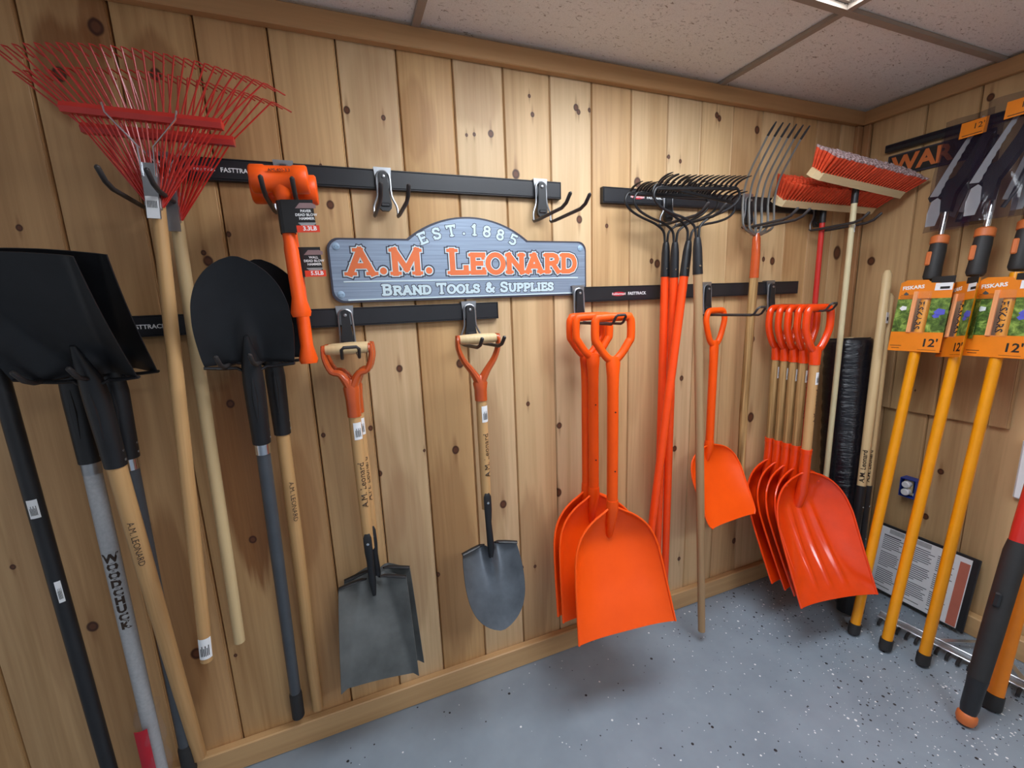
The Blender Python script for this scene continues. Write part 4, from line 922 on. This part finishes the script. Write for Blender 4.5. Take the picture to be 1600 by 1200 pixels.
# ------------------------------------------------------------------ right wall: pruner poles with cards and bags
def pruner(foot, top, label, group, cardz, cyaw, hy=0.0, cw=.088):
    foot, top = Vector(foot) + Vector((0, 0, .007)), Vector(top); L = (top - foot).length
    t = thing('pole_pruner', label, 'pruner', M=frame(foot, top - foot, -90), group=group)
    MB().tube([(0, 0, .036), (0, 0, 1.0), (0, 0, L - .31)], [(.0185, .0215)] * 3, 16, ref=(1, 0, 0)).build('pole', M['yellow'], t)
    MB().tube([(0, 0, .003), (0, 0, .012), (0, 0, .05)], [(.021, .024), (.0225, .0255), (.0225, .0255)], 16, ref=(1, 0, 0)).build('foot_cap', M['rubber'], t)
    zg = L - .30
    MB().tube([(0, 0, zg), (0, 0, zg + .012), (0, 0, zg + .06), (0, 0, zg + .12), (0, 0, zg + .15)], [(.024, .027), (.029, .031), (.027, .029), (.028, .030), (.026, .028)], 16, ref=(1, 0, 0)).build('grip', M['rubber'], t)
    MB().box((-.012, -.029, zg + .085), (.018, .010, .058), .004).build('grip_insert', M['grip_orange'], t, False)
    MB().tube([(0, 0, zg + .145), (0, 0, zg + .150), (0, 0, zg + .178), (0, 0, zg + .184)], [.024, .030, .030, .024], 18, ref=(1, 0, 0)).build('lock_ring', M['grip_orange'], t)
    MB().tube([(0, 0, zg + .18), (0, 0, zg + .33)], .0115, 14, ref=(1, 0, 0)).build('rod', M['chrome'], t)
    zh = zg + .30
    h = MB().prism([(-.020, -.02), (.018, -.02), (.022, .05), (.05, .11), (.085, .20), (.10, .26), (.085, .275), (.066, .27), (.045, .20), (.010, .12), (-.022, .105), (-.05, .085), (-.066, .05), (-.058, .034), (-.035, .048), (-.018, .045)], -.014, .012, T(0, hy, zh))
    h.build('pruner_head', M['black_plastic'], t, False)
    MB().prism([(-.052, -.075), (-.020, -.075), (-.012, -.03), (-.018, .03), (-.03, .042), (-.048, .03), (-.055, -.02)], -.019, -.0165, T(0, hy, zh)).build('counter_blade', M['saw_steel'], t, False)
    MB().tube([(.10, -.004, .24), (.10, -.006, .12), (.075, -.006, .0), (.05, -.006, -.06)], [(.008, .003)] * 4, 8, M=T(0, hy, zh)).build('pull_strap', M['black_plastic'], t)
    MB().prism([(.045, -.03), (.06, -.035), (.088, .10), (.076, .12)], -.010, -.004, T(0, hy, zh)).build('linkage', M['zinc'], t, False)
    n = 22; lo, hi = [], []
    for i in range(n + 1):
        a = i / n; x, z = -.040 + .085 * a + .02 * a * a, .05 + .285 * a
        lo.append((x - .015 * (1 - a * .75), z)); hi.append((x + .013 * (1 - a * .7) + (.0035 if i % 2 else 0), z - .004))
    MB().prism(lo + hi[::-1], -.024, -.0222, T(0, hy, zh)).build('saw_blade', M['saw_steel'], t, False)
    # clear bag over the head
    B_ = MB().sheet(lambda u, v: (.024 + .074 * u + .004 * math.sin(9 * v), hy - .034 - .010 * math.sin(PI * v) * (1 - u * u) + .004 * math.sin(7 * v + 4 * u), zh - .105 + .455 * v), 16, 16, .0006)
    B_.build('clear_bag', M['bag'], t)
    s_ = MB().box((.052, hy - .047, zh + .285), (.082, .0012, .062), .0004).build('size_sticker', M['card'], t, False)
    lettering("12'", .030, M['brown_ink'], s_, T(.066, hy - .048, zh + .290)); MB().box((.05, hy - .0479, zh + .262), (.06, .0004, .003)).build('fine_print', M['brown_ink'], s_, False)
    # hang card
    C_ = Matrix.Translation((0, 0, cardz)) @ Matrix.Rotation(math.radians(cyaw), 4, 'Z'); w = cw; y = -.026
    def plate(x0, x1, z0, z1, m, nm, yy=y, par=t, th=.0012): return MB().box(((x0 + x1) / 2, yy, (z0 + z1) / 2), (x1 - x0, th, z1 - z0), .0003, C_).build(nm, m, par, False)
    hd = MB().prism([(-w, .070), (w, .070), (w, .128), (w * .15, .136), (w * .05, .148), (-w * .75, .152), (-w, .140)], y - .0012, y, C_).build('card_header', M['card'], t, False)
    plate(w * .15, w, .128, .160, M['tag_black'], 'card_corner', y + .0008)
    plate(-w, w, -.155, -.072, M['card'], 'card_footer')
    plate(-w, -.030, -.072, .070, M['photo'], 'card_photo'); plate(.026, w, -.072, .070, M['photo'], 'card_photo')
    plate(-.030, .026, -.075, .075, M['photo'], 'card_back', .024)
    plate(-.034, -.020, -.074, .100, M['pale_card'], 'blister_edge', y - .004, th=.008)
    MB().sheet(lambda u, v: (-.004 + .03 * u, -.030 - .012 * math.sqrt(max(0, 1 - u * u)), -.078 + .176 * v), 12, 4, .0006, C_).build('blister', M['clear'], t)
    for fx, fz, fr, m in ((.062, .012, .016, bpy.data.materials['violet_print']), (.052, -.004, .010, bpy.data.materials['violet_print']), (-.062, .030, .011, M['white'])):
        MB().prism([(fx + fr * math.cos(a * PI / 5) * (1 + .25 * (a % 2)), fz + fr * .8 * math.sin(a * PI / 5) * (1 + .25 * (a % 2))) for a in range(10)], y - .0018, y - .0010, C_).build('printed_flower' if m != M['white'] else 'printed_blade', m, t, False)
    lettering('FISKARS', .021, M['white_ink'], hd, C_ @ T(-.042, y - .0018, .118) @ RY(math.radians(-4)), offset=.0006)
    MB().prism([(-.072, .090), (-.064, .100), (-.052, .090), (-.060, .084)], y - .0018, y - .001, C_).build('printed_mark', M['fibre_grey'], hd, False)
    for i in range(4): MB().box((-.058, y - .0015, .066 + .0 + i * .006 + .002), (.050 - .006 * (i % 2), .0004, .0016), 0, C_).build('fine_print', M['brown_ink'], hd, False)
    plate(.030, w - .003, .102, .132, M['white'], 'price_label', y - .0014, hd); MB().box((.062, y - .0024, .112), (.03, .0004, .010), 0, C_).build('barcode', M['black_ink'], hd, False)
    ft = [c for c in t.children if c.name.startswith('card_footer')][0]
    lettering("12'", .046, M['black_ink'], ft, C_ @ T(.050, y - .0012, -.118), offset=.0009)
    for i in range(2): MB().box((-.062, y - .0009, -.132 - i * .010), (.040 - .012 * i, .0004, .0024), 0, C_).build('fine_print', M['brown_ink'], ft, False)
    MB().box((.045, y - .0009, -.146), (.06, .0004, .0012), 0, C_).build('fine_print', M['brown_ink'], ft, False)
    vs, fs = text_mesh('FISKARS', .034, .0003, .0006)
    r_ = .0205
    MB().add([((r_ + .001) * math.sin(v.y / r_ - .35), -(r_ + .0022) * math.cos(v.y / r_ - .35), cardz - v.x + .0) for v in vs], [f[::-1] for f in fs]).build('lettering', M['black_ink'], t, False)
    return t
M['saw_steel'] = plain('polished_saw_steel', srgb(226, 230, 236), .38, .25, var=.05)
plain('violet_print', srgb(88, 92, 196), .4)
GY = 'yellow pole pruners with orange cards'
pruner((2.024, -.482, .0), (2.403, -.4295, 1.866), 'yellow pole pruner with orange card, leftmost of the three', GY, 1.445, 3)
pruner((2.047, -.593, .0), (2.400, -.570, 1.875), 'yellow pole pruner in the middle, its card turned edgewards', GY, 1.430, -40, -.040, .076)
pruner((2.097, -.700, .0), (2.436, -.671, 1.888), 'yellow pole pruner at right with card cut by the frame edge', GY, 1.435, -4)

rl = thing('tool_rail', 'dark rail high on the right wall above the saw packages', 'rail', M=frame((2.508, -.62, 2.188), (0, 0, 1), -90))
MB().box((0, -.014, 0), (.98, .028, .034), .003).build('bar', M['rail'], rl, False)
MB().box((0, -.030, .006), (.97, .004, .012), .001).build('front_lip', M['bag'], rl, False)
wsn = thing('wall_sign', 'black sign with orange capitals behind the saw packages', 'sign', M=frame((2.508, -.262, 2.108), (0, 0, 1), -90))
MB().box((.06, -.004, 0), (.37, .008, .098), .003).build('panel', M['sign_edge'], wsn, False)
MB().box((.06, -.0085, 0), (.354, .002, .084), .001).build('face', M['tag_black'], wsn, False)
lettering('WAR', .095, M['grip_orange'], wsn, T(.006, -.0098, -.002), offset=.0035)
# loose packages on the rail behind
for y, z in ((-.44, 2.05),):
    t = thing('saw_package', 'saw in a flat clear package against the wall behind the pruner heads', 'package', M=frame((2.497, y, z), (0, 0, 1), -90))
    MB().sheet(lambda u, v: (.095 * u, -.020 - .012 * math.sin(PI * v) * (1 - u * u) + .003 * math.sin(8 * v + 5 * u), -.26 + .38 * v), 14, 14, .0006).build('bag', M['bag'], t)
    MB().prism([(-.05, -.20), (-.02, -.22), (.06, .05), (.07, .09), (.05, .08), (-.04, -.12)], -.010, -.007).build('saw_blade', M['saw_steel'], t, False)
    MB().prism([(-.012, -.24), (.03, -.24), (.055, -.12), (.075, -.02), (.055, -.01), (.02, -.10)], -.018, -.011).build('saw_handle', M['black_plastic'], t, False)
    MB().prism([(.02, .0), (.05, -.005), (.085, .07), (.05, .09)], -.016, -.011).build('hook', M['rubber'], t, False)

# ------------------------------------------------------------------ outlet, notice, landscape rake, far-right poles
ot = thing('power_outlet', 'blue outlet box on the right wall with a white plug', 'outlet', M=frame((2.526, -.395, .585), (0, 0, 1), -90))
bx = MB()
for s in (-1, 1): bx.box((s * .030, -.024, 0), (.004, .048, .094), .001); bx.box((0, -.024, s * .045), (.060, .048, .004), .001)
bx.box((0, -.003, 0), (.06, .004, .09)); bx.build('box', M['blue_box'], ot, False)
for z in (-.019, .019): MB().tube([(-.004, -.024, z), (-.004, -.056, z), (-.004, -.060, z)], [.0165, .0165, .013], 16, ref=(0, 0, 1)).build('socket_face', M['white'], ot)
MB().box((-.004, -.028, 0), (.036, .012, .074), .003).build('receptacle', M['cream'], ot, False)
MB().box((.014, -.014, -.036), (.012, .01, .012), .002).build('screw_tab', M['white'], ot, False)

nb = Vector((2.430, -.492, .022))
nt = thing('notice_board', 'black-framed printed notice leaning on the floor by the right wall', 'notice', M=frame(nb, (.055, 0, .34), -90))
MB().box((0, .006, .172), (.385, .012, .345), .003).build('frame', M['black_plastic'], nt, False)
pg = MB().box((-.008, -.0008, .170), (.352, .0016, .325)).build('page', M['white'], nt, False)
MB().box((.148, -.0020, .160), (.034, .0010, .300)).build('side_strip', M['salmon'], nt, False)
for x in (-.11, -.005): MB().box((x, -.0028, .318), (.062, .0010, .022)).build('tape', bpy.data.materials['silver_fibreglass'], nt, False)
rnd = random.Random(8)
for c, (x0, x1) in enumerate(((-.16, -.075), (-.065, .045), (.055, .12))):
    q = MB()
    for i in range(28):
        if i % 9 == 8: continue
        z = .292 - i * .0098; L_ = (x1 - x0) * (rnd.uniform(.78, 1) if i % 9 < 7 else .5) * (.55 if c == 2 and i % 3 else 1)
        q.box((x0 + L_ / 2, -.0018, z), (L_, .0006, .0034 if (c, i) != (0, 0) else .006))
    o = q.build('printed_text', M['fibre_grey'], nt, False); o['kind'] = 'stuff'

a, b = Vector((2.225, -.470, .016)), Vector((2.305, -1.07, .016)); d = (b - a).normalized(); ang = math.degrees(math.atan2(d.y, d.x))
lr_ = thing('landscape_rake', 'wide aluminium landscape rake lying on the floor, teeth down', 'rake', M=frame((a + b) / 2, (0, 0, 1), ang)); Lh = (b - a).length
MB().box((0, 0, .012), (Lh, .034, .008), .002).box((0, .015, .020), (Lh, .006, .018), .002).build('head_bar', M['alum'], lr_, False)
n = 18
for i in range(n):
    x = -Lh / 2 + .02 + (Lh - .04) * i / (n - 1)
    MB().tube([(x, -.012, .010), (x, -.030, .009), (x, -.046, .002), (x, -.050, -.008)], [(.0062, .004)] * 4, 6, ref=(1, 0, 0)).build('tooth', M['black_plastic'], lr_)
for s in (-1, 1):
    MB().prism([(s * .14, .0), (s * .115, .0), (s * .010, .155), (s * .022, .160)] if s > 0 else [(s * .022, .160), (s * .010, .155), (s * .115, .0), (s * .14, .0)], -.004, .0, Matrix(((1, 0, 0, .03), (0, 0, 1, .012), (0, -1, 0, .020), (0, 0, 0, 1)))).build('brace', M['alum'], lr_, False)
MB().box((.03, .165, .024), (.05, .05, .024), .004).build('handle_bracket', M['zinc'], lr_, False)

t = thing('extension_pole', 'black pole with an orange ball foot at the right frame edge', 'pole', M=tilt((2.30, -.892, 1.60), (1.929, -.904, .006))); Lp = 1.635
MB().tube([(0, 0, -1.47), (0, 0, -1.30), (0, 0, -.99), (0, 0, -.95)], [.027, .0295, .0305, .026], 16, ref=(1, 0, 0)).build('sleeve', M['rubber'], t)
MB().tube([(0, 0, -1.60), (0, 0, -1.57), (0, 0, -1.49), (0, 0, -1.46)], [.021, .0250, .026, .028], 16, ref=(1, 0, 0)).build('lower_grip', M['black_plastic'], t)
MB().lathe([(.012, -1.640), (.023, -1.634), (.0285, -1.618), (.0275, -1.600), (.02, -1.592)], 18).build('ball_foot', M['grip_orange'], t)
MB().tube([(0, 0, -.97), (0, 0, -.90), (0, 0, -.2)], [.024, .026, .024], 16, ref=(1, 0, 0)).build('upper_pole', M['red_lacquer'], t)
MB().box((0, -.026, -.93), (.03, .012, .10), .004).build('trigger', M['grip_orange'], t, False)
MB().box((-.036, 0, -1.16), (.012, .02, .05), .005).build('clip', M['black_plastic'], t, False)
t = thing('extension_pole', 'orange-yellow pole with black tip beside the black pole', 'pole', M=tilt((2.42, -.862, 1.60), (2.09, -.910, .004)))
MB().tube([(0, 0, -.1), (0, 0, -1.58)], [(.0215, .025)] * 2, 16, ref=(1, 0, 0)).build('pole', M['card'], t)
MB().tube([(0, 0, -1.57), (0, 0, -1.62), (0, 0, -1.630)], [(.0255, .028), (.0255, .028), (.022, .025)], 16, ref=(1, 0, 0)).build('foot_cap', M['rubber'], t)
t = thing('label_holder', 'white plastic strip hanging on the right wall at the frame edge', 'holder', M=frame((2.520, -.775, .80), (0, 0, 1), -90))
MB().box((0, -.008, 0), (.090, .016, .250), .006).build('strip', M['white'], t, False)
MB().box((.012, -.0168, .045), (.040, .0014, .030)).build('orange_label', M['card'], t, False)
